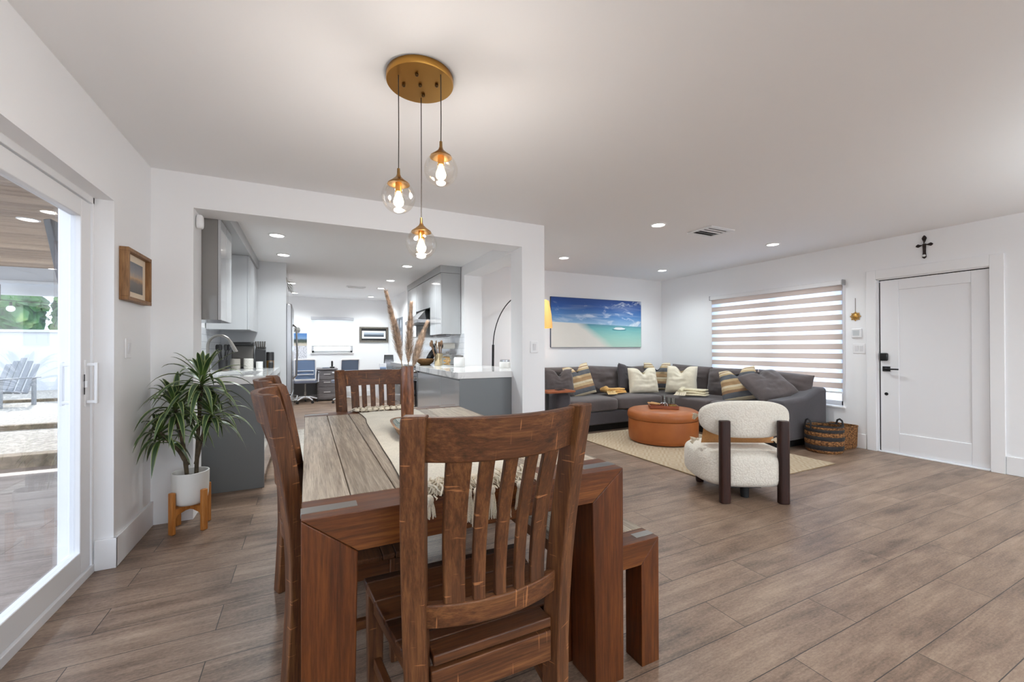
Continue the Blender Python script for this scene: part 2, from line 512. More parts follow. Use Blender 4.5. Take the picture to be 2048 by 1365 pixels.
# office window with a roller shade
m = MB()
m.box(WOX0, WOX0 + .05, YO + .08, YO + .14, WOZ0, WOZ1); m.box(WOX1 - .05, WOX1, YO + .08, YO + .14, WOZ0, WOZ1)
m.box(WOX0, WOX1, YO + .08, YO + .14, WOZ0, WOZ0 + .05); m.box(WOX0, WOX1, YO + .08, YO + .14, WOZ1 - .05, WOZ1)
w2 = struct('window_2', m, vinyl, .003)
m = MB(); m.box(WOX0 + .04, WOX1 - .04, YO + .10, YO + .106, WOZ0 + .04, WOZ1 - .04)
m.obj('window_glass', glz, w2)
m = MB(); m.box(WOX0 - .03, WOX1 + .03, YO - .03, YO + .09, WOZ0 - .02, WOZ0)
m.obj('window_sill', trimpaint, w2, .003)
t2 = NT('shade_fabric'); t2.n.remove(t2.b)
d = t2.new('ShaderNodeBsdfDiffuse'); d.inputs[0].default_value = lin((240, 240, 238))
tl = t2.new('ShaderNodeBsdfTranslucent'); tl.inputs[0].default_value = lin((250, 250, 248))
mx = t2.new('ShaderNodeMixShader'); mx.inputs[0].default_value = .7
t2.link(d.outputs[0], mx.inputs[1]); t2.link(tl.outputs[0], mx.inputs[2]); t2.link(mx.outputs[0], t2.out.inputs[0])
t = thing('window_shade', 'plain white roller shade pulled most of the way down the office window', 'window shade', (.57, YO - .03, 1.95))
m = MB(); m.box(WOX0 - .02, WOX1 + .02, YO - .06, YO - .005, 1.905, 1.975); m.obj('cassette', flat('shade_cassette', (205, 205, 210), .4), t, .008, world=True)
m = MB(); m.box(WOX0 - .005, WOX1 + .005, YO - .034, YO - .031, 1.27, 1.91); m.obj('shade_cloth', t2.m, t, world=True, smooth=False)
m = MB(); m.box(WOX0 + .0, WOX1, YO - .04, YO - .024, 1.25, 1.275); m.obj('bottom_bar', flat('shade_bar', (190, 190, 188), .5), t, .004, world=True)

# wall plates
def rocker(name, label, loc, rz, w, n):
    t = thing(name, label, 'light switch', loc, rz)
    m = MB(); m.box(-w / 2, w / 2, -.007, 0, -.058, .058); m.obj('wall_plate', vinyl, t, .003)
    for i in range(n):
        cx = (i - (n - 1) / 2) * .046
        m = MB(); m.hexa([(cx - .016, -.008, -.033), (cx + .016, -.008, -.033), (cx + .016, -.007, -.033), (cx - .016, -.007, -.033), (cx - .016, -.014, .033), (cx + .016, -.014, .033), (cx + .016, -.007, .033), (cx - .016, -.007, .033)])
        m.obj('rocker', flat('switch_rocker', (222, 222, 224), .3), t, .0015)
rocker('light_switch', 'single white rocker switch on the wall left of the plant', (XL, 3.22, 1.205), math.radians(90), .085, 1)
rocker('light_switch', 'single white rocker switch on the post beside the kitchen opening', (2.032, YP, 1.212), 0, .085, 1)
rocker('light_switch', 'double white rocker switch under the thermostat by the front door', (XR, 2.63, 1.185), math.radians(-90), .122, 2)
t = thing('thermostat', 'square white thermostat on the wall beside the front door', 'thermostat', (XR, 2.65, 1.37), math.radians(-90))
m = MB(); m.box(-.05, .05, -.022, 0, -.055, .055); m.obj('housing', vinyl, t, .008, 3)
m = MB(); m.box(-.036, .03, -.0235, -.021, -.03, .035); m.obj('front_display', flat('thermo_display', (196, 200, 202), .25), t, .002)  # display panel on the housing front, not a mounting part
t = thing('motion_sensor', 'small white motion sensor in the top corner of the kitchen opening', 'sensor', (-.695, 3.70, 2.12), 0)
m = MB(); m.superq((0, 0, 0), .022, .03, .05, .5, .6, 20, 12); m.obj('housing', vinyl, t)
# ------------------------------------------------------- dining furniture
w_top = wood('table_top_wood', (126, 112, 96), (170, 156, 138), (202, 190, 170), 'y', .42, 26, 1.3, boards=('x', .1262), bump=.35, pores=.5)
w_leg = wood('table_leg_wood', (42, 17, 5), (75, 36, 12), (105, 57, 23), 'z', .42, 20, 1.2, bump=.25)
w_railx = wood('table_rail_wood', (52, 24, 7), (89, 46, 17), (124, 74, 33), 'x', .40, 20, 1.2, bump=.25)
w_raily = wood('table_side_wood', (62, 33, 16), (89, 51, 25), (114, 71, 38), 'y', .42, 20, 1.2, bump=.25)
w_post = wood('chair_post_wood', (45, 24, 12), (80, 46, 24), (117, 76, 44), 'z', .5, 26, 1.4, saw=True, bump=.4)
w_crest = wood('chair_crest_wood', (45, 24, 12), (82, 47, 25), (119, 78, 45), 'x', .48, 24, 1.4, saw=True, bump=.4)
w_seat = wood('chair_seat_wood', (35, 18, 9), (65, 36, 18), (95, 57, 31), 'x', .45, 20, 1.3, boards=('y', .105), bump=.35)
steel = flat('brushed_steel', (138, 134, 130), .36, 1.0, bump=(60, .05))

TX0, TX1, TY0, TY1, TZ = -.014, 1.030, 1.18, 3.10, .765
t = thing('dining_table', 'long rustic brown wooden dining table with mitred block legs and steel corner inlays', 'dining table', ((TX0 + TX1) / 2, (TY0 + TY1) / 2, 0))
# plank top between two end boards
m = MB()
n = 8; wd = (TX1 - TX0) / n
for i in range(n):
    m.box(TX0 + i * wd + .0012, TX0 + (i + 1) * wd - .0012, 1.326, 2.954, TZ - .042, TZ)
m.obj('tabletop', w_top, t, .003, 2, world=True)
RW, RD, RH = .137, .145, .105
for (y0, y1) in ((TY0, 1.325), (2.955, TY1)):
    m = MB()
    # mitred end rail: full length on top, shorter underneath
    P = [(TX0, TZ), (TX1, TZ), (TX1 - RW, TZ - RH), (TX0 + RW, TZ - RH)]
    m.prism([(TX0, TZ), (TX0 + RW, TZ - RH), (TX1 - RW, TZ - RH), (TX1, TZ)], 1, y0, y1)
    m.obj('end_rail', w_railx, t, .002, 2, world=True)
    for side in (0, 1):
        m = MB()
        if side == 0: P = [(TX0, TZ - .0015), (TX0, 0), (TX0 + RW - .012, 0), (TX0 + RW - .001, TZ - RH - .0015)]
        else: P = [(TX1, TZ - .0015), (TX1 - RW + .001, TZ - RH - .0015), (TX1 - RW + .012, 0), (TX1, 0)]
        m.prism(P, 1, y0 + .0006, y1 - .0006)
        m.obj('leg', w_leg, t, .003, 2, world=True)
        m = MB()
        yy = (y0 + .045) if y0 < 2 else (y1 - .089)
        if side == 0: m.box(TX0 - .0015, TX0 + .14, yy, yy + .044, TZ - .012, TZ + .0012)
        else: m.box(TX1 - .14, TX1 + .0015, yy, yy + .044, TZ - .012, TZ + .0012)
        e = m.obj('corner_inlay', steel, t, .0008, 1, world=True); e['label'] = 'brushed steel corner inlay'
for x0 in (TX0 + .004, TX1 - .04):
    m = MB(); m.box(x0, x0 + .036, 1.326, 2.954, TZ - .1, TZ - .043)
    m.obj('side_rail', w_raily, t, .003, 2, world=True)

# bench
BX0, BX1, BY0, BY1, BZ = .86, 1.214, 1.192, 2.72, .474
t = thing('dining_bench', 'low brown wooden bench with steel corner inlays tucked under the right side of the table', 'bench', ((BX0 + BX1) / 2, (BY0 + BY1) / 2, 0))
BXM = 1.037          # the front of the bench passes outside the table leg, so its inner boards start behind that leg
m = MB(); m.box(BXM + .001, BX1 - .001, BY0 + .092, BY1 - .092, BZ - .04, BZ); m.box(BX0 + .001, BXM - .001, 1.335, BY1 - .092, BZ - .04, BZ)
m.obj('seat', w_top, t, .003, world=True)
def bench_leg(P, y0, y1):
    MB().prism(P, 1, y0 + .0006, y1 - .0006).obj('leg', w_leg, t, .002, world=True)
LP_ = [(BX0, BZ - .0415), (BX0, 0), (BX0 + .086, 0), (BX0 + .087, BZ - .0415)]
RP_ = [(BX1, BZ - .0015), (BX1 - .087, BZ - .0915), (BX1 - .086, 0), (BX1, 0)]
m = MB(); m.prism([(BXM, BZ), (BXM, BZ - .09), (BX1 - .088, BZ - .09), (BX1, BZ)], 1, BY0, BY0 + .09); m.obj('end_rail', w_railx, t, .002, world=True)
m = MB(); m.prism([(BX0, BZ), (BX0 + .088, BZ - .09), (BX1 - .088, BZ - .09), (BX1, BZ)], 1, BY1 - .09, BY1); m.obj('end_rail', w_railx, t, .002, world=True)
bench_leg(RP_, BY0, BY0 + .09); bench_leg(RP_, BY1 - .09, BY1); bench_leg(LP_, 1.335, 1.425)
bench_leg([(BX0, BZ - .0015), (BX0, 0), (BX0 + .086, 0), (BX0 + .087, BZ - .0915)], BY1 - .09, BY1)
for yy in (BY0 + .028, BY1 - .062):
    m = MB(); m.box(BX1 - .085, BX1 + .001, yy, yy + .034, BZ - .01, BZ + .001)
    e = m.obj('corner_inlay', steel, t, .0008, 1, world=True); e['label'] = 'brushed steel corner inlay'
m = MB(); m.box(BX1 - .034, BX1 - .004, BY0 + .092, BY1 - .092, BZ - .085, BZ - .041); m.obj('side_rail', w_raily, t, .002, world=True)
m = MB(); m.box(BX0 + .004, BX0 + .034, 1.427, BY1 - .092, BZ - .085, BZ - .041); m.obj('side_rail', w_raily, t, .002, world=True)

# slat-back chairs, facing local +y, back of the rear posts at y = 0
def yb(z):
    P = [(0, -.018), (.067, -.014), (.264, -.004), (.37, 0), (.514, -.004), (.585, -.009), (.668, -.018), (.76, -.031), (.839, -.044), (.962, -.068), (1.05, -.086)]
    for (a, b), (c, d) in zip(P, P[1:]):
        if z <= c: return b + (d - b) * (z - a) / (c - a)
    return P[-1][1]
def hw(z):      # half of the outer width of the back
    return .228 + .033 * min(1, max(0, (z - .2) / .84))
HT = 1.045
def bow(u, z, d=.05):      # rails curve backwards between the posts
    return d * (1 - u * u)
def make_chair(label, FW=.2855, DP=.455):
    t = thing('dining_chair', label, 'dining chair', (0, 0, 0), 0)
    for s in (-1, 1):
        R = []
        zs = [0, .1, .22, .34, .46, .58, .70, .80, .90, .98, HT - .012, HT]
        for i, z in enumerate(zs):
            o = hw(z); y0 = yb(z); dep = .058
            if z > HT - .02: dep = .04 if z == HT else .052
            x1 = s * o; x0 = s * (o - .058)
            cx_, cy_ = (x0 + x1) / 2, y0 + dep / 2
            ca, sa = math.cos(s * .42), math.sin(s * .42)
            R.append([(cx_ + ca * (px - cx_) - sa * (py - cy_), cy_ + sa * (px - cx_) + ca * (py - cy_), z) for (px, py) in ((x0, y0), (x1, y0), (x1, y0 + dep), (x0, y0 + dep))])
        m = MB(); m.rings(R); m.obj('rear_post', w_post, t, .005, 3)
    def curved(z0, z1, th, db, arch=0.0, y_off=.012):
        G = []
        N = 18
        R = []
        for i in range(N + 1):
            u = -1 + 2 * i / N
            sec = []
            for (z, k) in ((z0, 0), (z0, 1), (z1, 1), (z1, 0)):
                zz = z + (arch * (1 - u * u) if z == z1 else 0)
                x = u * (hw(zz) - .050)
                y = yb(zz) + y_off - bow(u, zz, db) + (th if k else 0)
                sec.append((x, y, zz))
            R.append(sec)
        return MB().rings(R)
    curved(.928, HT - .006, .026, .062).obj('crest_rail', w_crest, t, .004, 3)
    curved(.495, .556, .026, .042).obj('lower_rail', w_crest, t, .004, 3)
    # five slats: wide, three narrow, wide
    for (uc, ws) in ((-.64, .058), (-.31, .036), (0.0, .036), (.31, .036), (.64, .058)):
        R = []
        for i in range(9):
            z = .545 + (.94 - .545) * i / 8
            xc = uc * (hw(z) - .055); k = ws / 2 * (.88 + .12 * i / 8)
            sag = .012 * math.sin(PI * i / 8)
            def yy(x):
                u = x / (hw(z) - .05)
                return yb(z) + .016 - bow(u, z, .042 + .018 * max(0, (z - .6) / .34)) + sag
            x0, x1 = xc - k, xc + k
            R.append([(x0, yy(x0), z), (x1, yy(x1), z), (x1, yy(x1) + .017, z), (x0, yy(x0) + .017, z)])
        m = MB(); m.rings(R); m.obj('back_slat', w_post, t, .003, 2)
    # seat: tapered slab dished by three boards
    m = MB()
    zt = .428
    ys = [.01, .112, .214, .316, DP - .037, DP]
    def sw(y): return .2305 + (FW - .2305) * y / DP
    for a, b in zip(ys, ys[1:]):
        dz = lambda y: -.012 * math.sin(PI * min(1, max(0, y / .42)))
        P = [(-sw(a), a + .0006, zt - .028), (sw(a), a + .0006, zt - .028), (sw(b), b - .0006, zt - .028), (-sw(b), b - .0006, zt - .028),
             (-sw(a), a + .0006, zt + dz(a)), (sw(a), a + .0006, zt + dz(a)), (sw(b), b - .0006, zt + dz(b)), (-sw(b), b - .0006, zt + dz(b))]
        # notch the rear corners round the posts
        if a < .02:
            k = .172
            P = [(-k, a - .01, zt - .028), (k, a - .01, zt - .028), (k, .066, zt - .028), (-k, .066, zt - .028), (-k, a - .01, zt), (k, a - .01, zt), (k, .066, zt - .004), (-k, .066, zt - .004)]
            m.hexa(P)
            P = [(-sw(.066), .066, zt - .028), (sw(.066), .066, zt - .028), (sw(b), b, zt - .028), (-sw(b), b, zt - .028), (-sw(.066), .066, zt - .004), (sw(.066), .066, zt - .004), (sw(b), b, zt + dz(b)), (-sw(b), b, zt + dz(b))]
        m.hexa(P)
    m.obj('seat', w_seat, t, .004, 2)
    m = MB(); m.box(-.176, .176, .006, .030, .30, .385); m.obj('rear_apron', w_crest, t, .003)
    for s in (-1, 1):
        m = MB(); m.hexa([(s * .196, .058, .33), (s * .216, .058, .33), (s * (FW - .0235), DP - .05, .33), (s * (FW - .0435), DP - .05, .33), (s * .196, .058, .399), (s * .216, .058, .399), (s * (FW - .0235), DP - .05, .399), (s * (FW - .0435), DP - .05, .399)])
        m.obj('side_apron', w_raily, t, .003)
        m = MB(); m.hexa([(s * .198, .04, .15), (s * .222, .04, .15), (s * (FW - .0235), DP - .045, .15), (s * (FW - .0475), DP - .045, .15), (s * .198, .04, .185), (s * .222, .04, .185), (s * (FW - .0235), DP - .045, .185), (s * (FW - .0475), DP - .045, .185)])
        m.obj('side_stretcher', w_raily, t, .003)
        m = MB(); a_, b_, c_ = FW - .0535, FW - .0095, DP - .053; m.hexa([(s * a_, c_, 0), (s * b_, c_, 0), (s * b_, c_ + .044, 0), (s * a_, c_ + .044, 0), (s * (a_ - .004), c_ - .004, .399), (s * (b_ + .004), c_ - .004, .399), (s * (b_ + .004), c_ + .048, .399), (s * (a_ - .004), c_ + .048, .399)])
        m.obj('front_leg', w_post, t, .004)
    m = MB(); m.box(-FW + .056, FW - .056, DP - .045, DP - .021, .33, .399); m.obj('front_apron', w_crest, t, .003)
    return t
ch = make_chair('closest brown wooden slat-back dining chair, its back to the viewer at the near table end')
ch.location = (.456, 1.026, 0)
c2 = make_chair('brown wooden slat-back dining chair at the far table end, facing the viewer', .246, .400)
c2.location = (.443, 3.19, 0); c2.rotation_euler = (0, 0, PI)
dup(c2, (-.060, 1.868, 0), -PI / 2, 'nearer of the two brown wooden dining chairs along the left side of the table')
dup(c2, (-.122, 2.57, 0), -PI / 2, 'farther brown wooden dining chair on the left, mostly hidden behind the nearer one')

# table runner with macrame ends
linen = cloth('runner_linen', (206, 200, 184), .10, 220, bump=.35)
cotton = cloth('fringe_cotton', (214, 204, 184), .14, 300, bump=.5)
t = thing('table_runner', 'cream linen table runner with knotted tassel ends lying down the middle of the table', 'table runner', (.49, 2.1, TZ))
rx0 = [(1.27, .268), (1.35, .272), (1.45, .281), (1.65, .289), (1.85, .293), (2.1, .300), (2.35, .306), (2.55, .312), (2.7, .326), (2.85, .322), (2.98, .312)]
G = []
for k in range(2):
    pass
NX = 14
for (y, xl) in rx0:
    row = []
    for i in range(NX + 1):
        u = i / NX
        x = xl + u * (.69 - xl) + .006 * math.sin(y * 5) * u
        z = TZ + .0018 + .0012 * (1 + math.sin(x * 31 + y * 17)) * (1 if .05 < u < .95 else .2)
        row.append((x, y, z))
    G.append(row)
m = MB(); m.sheet(G, .0015); m.obj('linen_cloth', linen, t, world=True)
darkedge = flat('runner_edge', (70, 62, 54), .9)
m = MB(); m.tube([(x - .001, y, TZ + .0025) for (y, x) in rx0], .0022, 6); e = m.obj('stitched_edge', darkedge, t, world=True); e['label'] = 'dark stitched edge'
rnd = random.Random(3)
def fringe_patch(m, x0, x1, yc, spread, n, zmax, sgn):
    for i in range(n):
        x = rnd.uniform(x0, x1); y = yc + rnd.uniform(-spread, spread)
        L = rnd.uniform(.02, .05); a = rnd.uniform(-1.2, 1.2)
        z = TZ + .004 + rnd.random() * zmax
        pts = []
        for k in range(5):
            q = k / 4
            pts.append((x + math.sin(a) * L * q + .004 * math.sin(6 * q + i), y + sgn * math.cos(a) * L * q, max(TZ + .0042, z - zmax * .6 * q * q)))
        m.tube(pts, [.0026, .003, .003, .0026, .0014], 4)
m = MB(); fringe_patch(m, .275, .69, 1.245, .04, 420, .03, -1)
for i in range(11):
    x = .285 + i * .039
    m.superq((x, 1.265, TZ + .0165), .019, .016, .012, .9, .9, 12, 8)
m.obj('macrame_knots', cotton, t, world=True)
m = MB(); fringe_patch(m, .29, .69, 3.02, .035, 300, .028, 1)
for i in range(10):
    m.superq((.305 + i * .04, 3.0, TZ + .0165), .018, .014, .012, .9, .9, 12, 8)
m.obj('macrame_knots', cotton, t, world=True)
def tassel(x, y, z0, L, r):
    m = MB()
    m.superq((x, y, z0), r * .75, r * .75, r * .9, 1, 1, 12, 8)
    for i in range(46):
        a = rnd.uniform(0, 2 * PI); q = math.sqrt(rnd.random())
        x1 = x + math.cos(a) * r * q * .5; y1 = y + math.sin(a) * r * q * .4
        x2 = x + math.cos(a) * r * q * 1.25; y2 = y + math.sin(a) * r * q * .7
        l = L * rnd.uniform(.85, 1.05)
        m.tube([(x1, y1, z0), ((x1 + x2) / 2 + .002 * math.sin(i), (y1 + y2) / 2, z0 - l * .5), (x2, y2, z0 - l)], [.0022, .0024, .0014], 4)
    return m
for (x, L) in ((.385, .088), (.425, .080), (.455, .095), (.50, .085), (.545, .09), (.60, .075), (.31, .05)):
    tassel(x, 1.160, TZ + .006, L, .017).obj('tassel', cotton, t, world=True)

# dough bowl and vase
bw = wood('bowl_wood', (104, 72, 46), (142, 104, 70), (172, 132, 94), 'y', .5, 16, 1.5)
tb = NT('bowl_painted_inside'); tb.set(rough=.35)
v = tb.coord((9, 9, 9)); wv = tb.new('ShaderNodeTexWave', wave_type='RINGS'); wv.inputs['Scale'].default_value = .9; wv.inputs['Distortion'].default_value = 9; wv.inputs['Detail'].default_value = 2
tb.link(v, wv.inputs['Vector'])
tb.color(tb.ramp(wv.outputs['Fac'], [(.25, (196, 200, 192)), (.45, (98, 124, 120)), (.6, (52, 62, 62)), (.8, (150, 164, 156))]))
BC = (.490, 2.12)
t = thing('dough_bowl', 'shallow wooden dough bowl with a teal patterned inside on the table runner', 'bowl', (BC[0], BC[1], TZ + .0075), math.radians(-4))
def rr(a, b, z, n=40, e=.55):
    return [(a * math.copysign(abs(math.cos(2 * PI * j / n)) ** e, math.cos(2 * PI * j / n)), b * math.copysign(abs(math.sin(2 * PI * j / n)) ** e, math.sin(2 * PI * j / n)), z) for j in range(n)]
m = MB(); m.rings([rr(.07, .15, 0), rr(.085, .17, .006), rr(.108, .205, .045), rr(.112, .212, .05), rr(.100, .198, .05), rr(.098, .195, .0475)], True, False)
m.obj('shell', bw, t)
m = MB(); m.rings([rr(.098, .195, .0475), rr(.085, .175, .02), rr(.06, .14, .012), rr(.02, .05, .011)], False, True)
e = m.obj('painted_lining', tb.m, t); e['label'] = 'teal and white patterned lining'
vw = wood('vase_wood', (40, 20, 12), (112, 64, 32), (204, 152, 104), 'z', .28, 5, 2.6, coat=.4)
t = thing('wooden_vase', 'tall polished dark wooden cylinder vase standing in the dough bowl', 'vase', (.452, 2.107, TZ + .0225))
m = MB(); m.lathe([(.0295, 0), (.0305, .01), (.0312, .12), (.0322, .20), (.0318, .23), (.0302, .245), (.0305, .318), (.0300, .323), (.026, .323), (.0255, .25), (.025, .05), (.001, .045)], n=36)
m.obj('body', vw, t)
pam = flat('pampas_plume', (172, 150, 130), .95, var=(40, .28)); pst = flat('pampas_stalk', (132, 116, 92), .8)
VB = Vector((.452, 2.107, TZ + .25))
tips = [((.338, 2.04, 1.468), 'left'), ((.470, 2.10, 1.425), 'middle'), ((.565, 2.155, 1.335), 'right')]
labs = {'left': 'dried pampas stem leaning left out of the wooden vase', 'middle': 'dried pampas stem standing straight up in the wooden vase', 'right': 'dried pampas stem leaning right out of the wooden vase'}
for (tip, k) in tips:
    tip = Vector(tip)
    t = thing('pampas_grass', labs[k], 'dried grass', VB)
    VS = VB + Vector((-.010 if k == 'left' else (.0 if k == 'middle' else .010), 0, 0))
    d = tip - VS
    mid = VS + d * .5 + Vector((.006 if k == 'left' else (0 if k == 'middle' else -.010), 0, .03))
    def cur(q):
        return VS * (1 - q) ** 2 + mid * 2 * q * (1 - q) + tip * q * q
    m = MB(); m.tube([cur(q / 12) for q in range(13)], [.0028 - .0018 * q / 12 for q in range(13)], 6); m.obj('stalk', pst, t, world=True)
    m = MB()
    ax = d.normalized()
    for i in range(1900):
        q = .24 + .76 * rnd.random() ** .9
        p = cur(q)
        tt = (cur(min(1, q + .02)) - cur(q - .02)).normalized()
        a = rnd.uniform(0, 2 * PI)
        u = tt.orthogonal().normalized(); w_ = tt.cross(u)
        dr = (u * math.cos(a) + w_ * math.sin(a))
        env = (1 - ((q - .24) / .76) ** 2.2) * min(1, (q - .2) / .12)
        L = (.030 + .034 * rnd.random()) * max(.42, env)
        sd = tt.cross(dr) * .0008
        p1 = p + (tt * .62 + dr * .55).normalized() * L * .5; p2 = p + (tt * .85 + dr * rnd.uniform(.3, .62) + Vector((0, 0, -.14))).normalized() * L
        m.poly([p - sd, p + sd, p1 + sd * 1.2, p1 - sd * 1.2]); m.poly([p1 - sd * 1.2, p1 + sd * 1.2, p2])
    m.obj('plume', pam, t, smooth=False, world=True)

# pendant with three glass globes
brass = flat('brushed_brass', (182, 134, 66), .3, 1.0, bump=(30, .04)); brassd = flat('aged_brass', (140, 108, 66), .35, 1.0)
gl = glass('globe_glass', (255, 253, 250), .035)
cordm = flat('black_cord', (38, 32, 28), .6)
bulbg = NT('bulb_glow'); bulbg.set(color=(0, 0, 0, 1), emit=lin((255, 222, 170)), emits=16.0)
bulbm = bulbg.m
t = thing('pendant_lamp', 'brass ceiling pendant with three clear glass globes hanging over the dining table', 'pendant lamp', (.464, 1.885, ZC))
m = MB(); m.lathe([(.001, 0), (.148, 0), (.150, -.004), (.150, -.030), (.148, -.033), (.001, -.034)], n=64); m.obj('ceiling_canopy', brass, t)
dbr = flat('dark_brass', (84, 62, 36), .35, 1.0)
for a in range(5):
    an = PI / 4 + .35 + a * PI / 2; q = .075 if a < 4 else 0
    m = MB(); m.sphere((q * math.cos(an), q * math.sin(an), -.038), .008, 10, 8); m.obj('screw', dbr, t)
for (px, py, gz) in ((.362, 1.862, 1.868), (.493, 1.985, 1.703), (.529, 1.778, 1.986)):
    x, y, z = px - .464, py - 1.885, gz - ZC
    m = MB(); m.tube([(x, y, -.03), (x + .001, y, z * .5), (x, y, z + .105)], .0022, 6); m.obj('cord', cordm, t)
    m = MB(); m.lathe([(.006, .125), (.007, .10), (.012, .088), (.030, .072), (.046, .060), (.048, .054), (.044, .054), (.03, .062), (.010, .07)], (x, y, z), 32); m.obj('cap', brassd, t)
    m = MB(); m.cyl((x, y, z + .062), (x, y, z + .022), .014, .0145, 20); m.obj('lamp_socket', brass, t)
    R = []
    prof = []
    for i in range(2, 25):
        a = PI * i / 24; prof.append((.072 * math.sin(a) + .0003, .072 * math.cos(a)))
    m = MB(); m.lathe(prof, (x, y, z), 40, cap=False); m.obj('glass_globe', gl, t)
    m = MB(); m.lathe([(.008, .024), (.011, .012), (.019, -.008), (.0225, -.022), (.02, -.034), (.011, -.043), (.001, -.046)], (x, y, z), 20); m.obj('bulb', bulbm, t)
    la = bpy.data.lights.new('pendant_bulb', 'POINT'); la.energy = 6; la.color = (1, .96, .93); la.shadow_soft_size = .05
    lo = bpy.data.objects.new('pendant_bulb', la); COL.objects.link(lo); lo.parent = t; lo.location = (x, y, z - .10)
# ----------------------------------------------------------- living room
from mathutils import noise as mnoise
# rug
rg = NT('rug_jute'); rg.set(rough=.95, spec=.1)
v = rg.coord()
xyz = rg.sep(v)
def diam(sc_, off):
    a = rg.math('ABSOLUTE', rg.math('SUBTRACT', rg.math('FRACT', rg.math('MULTIPLY', rg.math('ADD', xyz[0], off), sc_)), .5))
    b = rg.math('ABSOLUTE', rg.math('SUBTRACT', rg.math('FRACT', rg.math('MULTIPLY', rg.math('ADD', xyz[1], off), sc_)), .5))
    return rg.math('ADD', a, b)
dd = diam(4.2, .1)
rings = rg.math('FRACT', rg.math('MULTIPLY', dd, 4.0))
pat = rg.ramp(rings, [(.40, (176, 158, 134)), (.5, (190, 175, 153))], 'LINEAR')
weave = rg.noise(rg.coord((140, 140, 20)), 1.0, 3, .7)
col = rg.mix(rg.math('MULTIPLY', weave, .55), pat, (140, 118, 90))
rg.color(col); rg.bump(weave, .5, .0008)
RG = (3.24, 4.86, 2.375, 4.72)
t = thing('area_rug', 'beige woven area rug with a faint diamond pattern under the round ottoman', 'rug', ((RG[0] + RG[1]) / 2, (RG[2] + RG[3]) / 2, 0))
m = MB(); m.box(RG[0], RG[1], RG[2], RG[3], .0008, .010); m.obj('woven_field', rg.m, t, .002, world=True)
m = MB(); z = .006
m.tube([(RG[0], RG[2], z), (RG[1], RG[2], z), (RG[1], RG[3], z), (RG[0], RG[3], z)], .0052, 6, closed=True); m.obj('bound_edge', flat('rug_edge', (140, 118, 90), .95), t, world=True)

# sectional sofa
sofa = cloth('sofa_fabric', (82, 74, 73), .14, 190, bump=.35, sheen=.25)
sofad = cloth('sofa_fabric_dark', (70, 66, 69), .12, 190, bump=.35, sheen=.2)
foot = flat('black_plinth', (18, 17, 18), .7)
SX0, SX1, SY0, SY1 = 3.04, 5.835, 4.76, 5.68      # run along the back wall
EX0, EY0 = 4.93, 2.95                              # run along the window
t = thing('sectional_sofa', 'large charcoal grey corner sofa running along the back wall and under the window', 'sofa', (4.9, 5.0, 0))
m = MB(); m.box(SX0 + .02, SX1, SY0 + .01, SY1, .105, .29)
m.obj('base', sofad, t, .02, 3, world=True)
m = MB(); m.box(EX0 + .01, SX1, EY0 + .02, SY0 + .01, .105, .29)
m.obj('base', sofad, t, .02, 3, world=True)
for (x0, x1, y0, y1) in ((SX0 + .08, EX0 + .1, SY0 + .1, SY1 - .1), (EX0 + .1, SX1 - .08, EY0 + .08, SY1 - .1)):
    m = MB(); m.box(x0, x1, y0, y1, 0, .11); m.obj('plinth', foot, t, world=True)
def armblock(x0, x1, y0, y1, z1, r=.06):
    m = MB(); m.box(x0, x1, y0, y1, .10, z1)
    return m.obj('arm', sofad, t, r, 5, world=True)
armblock(SX0 - .02, 3.245, SY0 - .02, SY1, .585)
m = MB()
# end arm rises towards the window side
m.rings([[(EX0 - .01, EY0 - .02, .10), (EX0 - .01, EY0 + .19, .10), (EX0 - .01, EY0 + .19, .575), (EX0 - .01, EY0 - .02, .575)],
         [(5.40, EY0 - .02, .10), (5.40, EY0 + .19, .10), (5.40, EY0 + .19, .60), (5.40, EY0 - .02, .60)],
         [(5.68, EY0 - .02, .10), (5.68, EY0 + .19, .10), (5.68, EY0 + .19, .70), (5.68, EY0 - .02, .70)],
         [(SX1, EY0 - .02, .10), (SX1, EY0 + .19, .10), (SX1, EY0 + .19, .70), (SX1, EY0 - .02, .70)]])
m.obj('arm', sofad, t, .04, 4, world=True)
m = MB(); m.box(3.2, SX1, SY1 - .17, SY1, .10, .70); m.obj('back_frame', sofad, t, .05, 4, world=True)
m = MB(); m.box(SX1 - .17, SX1, EY0 + .1, SY1, .10, .70); m.obj('back_frame', sofad, t, .05, 4, world=True)
def cush(c, a, b, h, name='seat_cushion', e=(.28, .22), M=None, mat=sofa, seed=0):
    r = random.Random(seed)
    ph = [r.uniform(0, 6) for _ in range(4)]
    def bl(p):
        k = (1 - (p.x / a) ** 2) * (1 - (p.y / b) ** 2)
        p.z *= (.86 + .16 * max(0, k))
        p.z += .006 * math.sin(p.x * 9 + ph[0]) * math.sin(p.y * 8 + ph[1])
        return p
    m = MB(); m.superq(c, a, b, h, e[0], e[1], 64, 18, M, bl)
    return m.obj(name, mat, t, world=True)
cush((3.665, 5.13, .385), .425, .40, .105, seed=1)
cush((4.52, 5.13, .385), .44, .40, .105, seed=2)
cush((5.37, 5.13, .385), .42, .40, .10, seed=3)
cush((5.30, 4.35, .385), .395, .40, .105, seed=4)
cush((5.30, 3.54, .385), .395, .40, .105, seed=5)

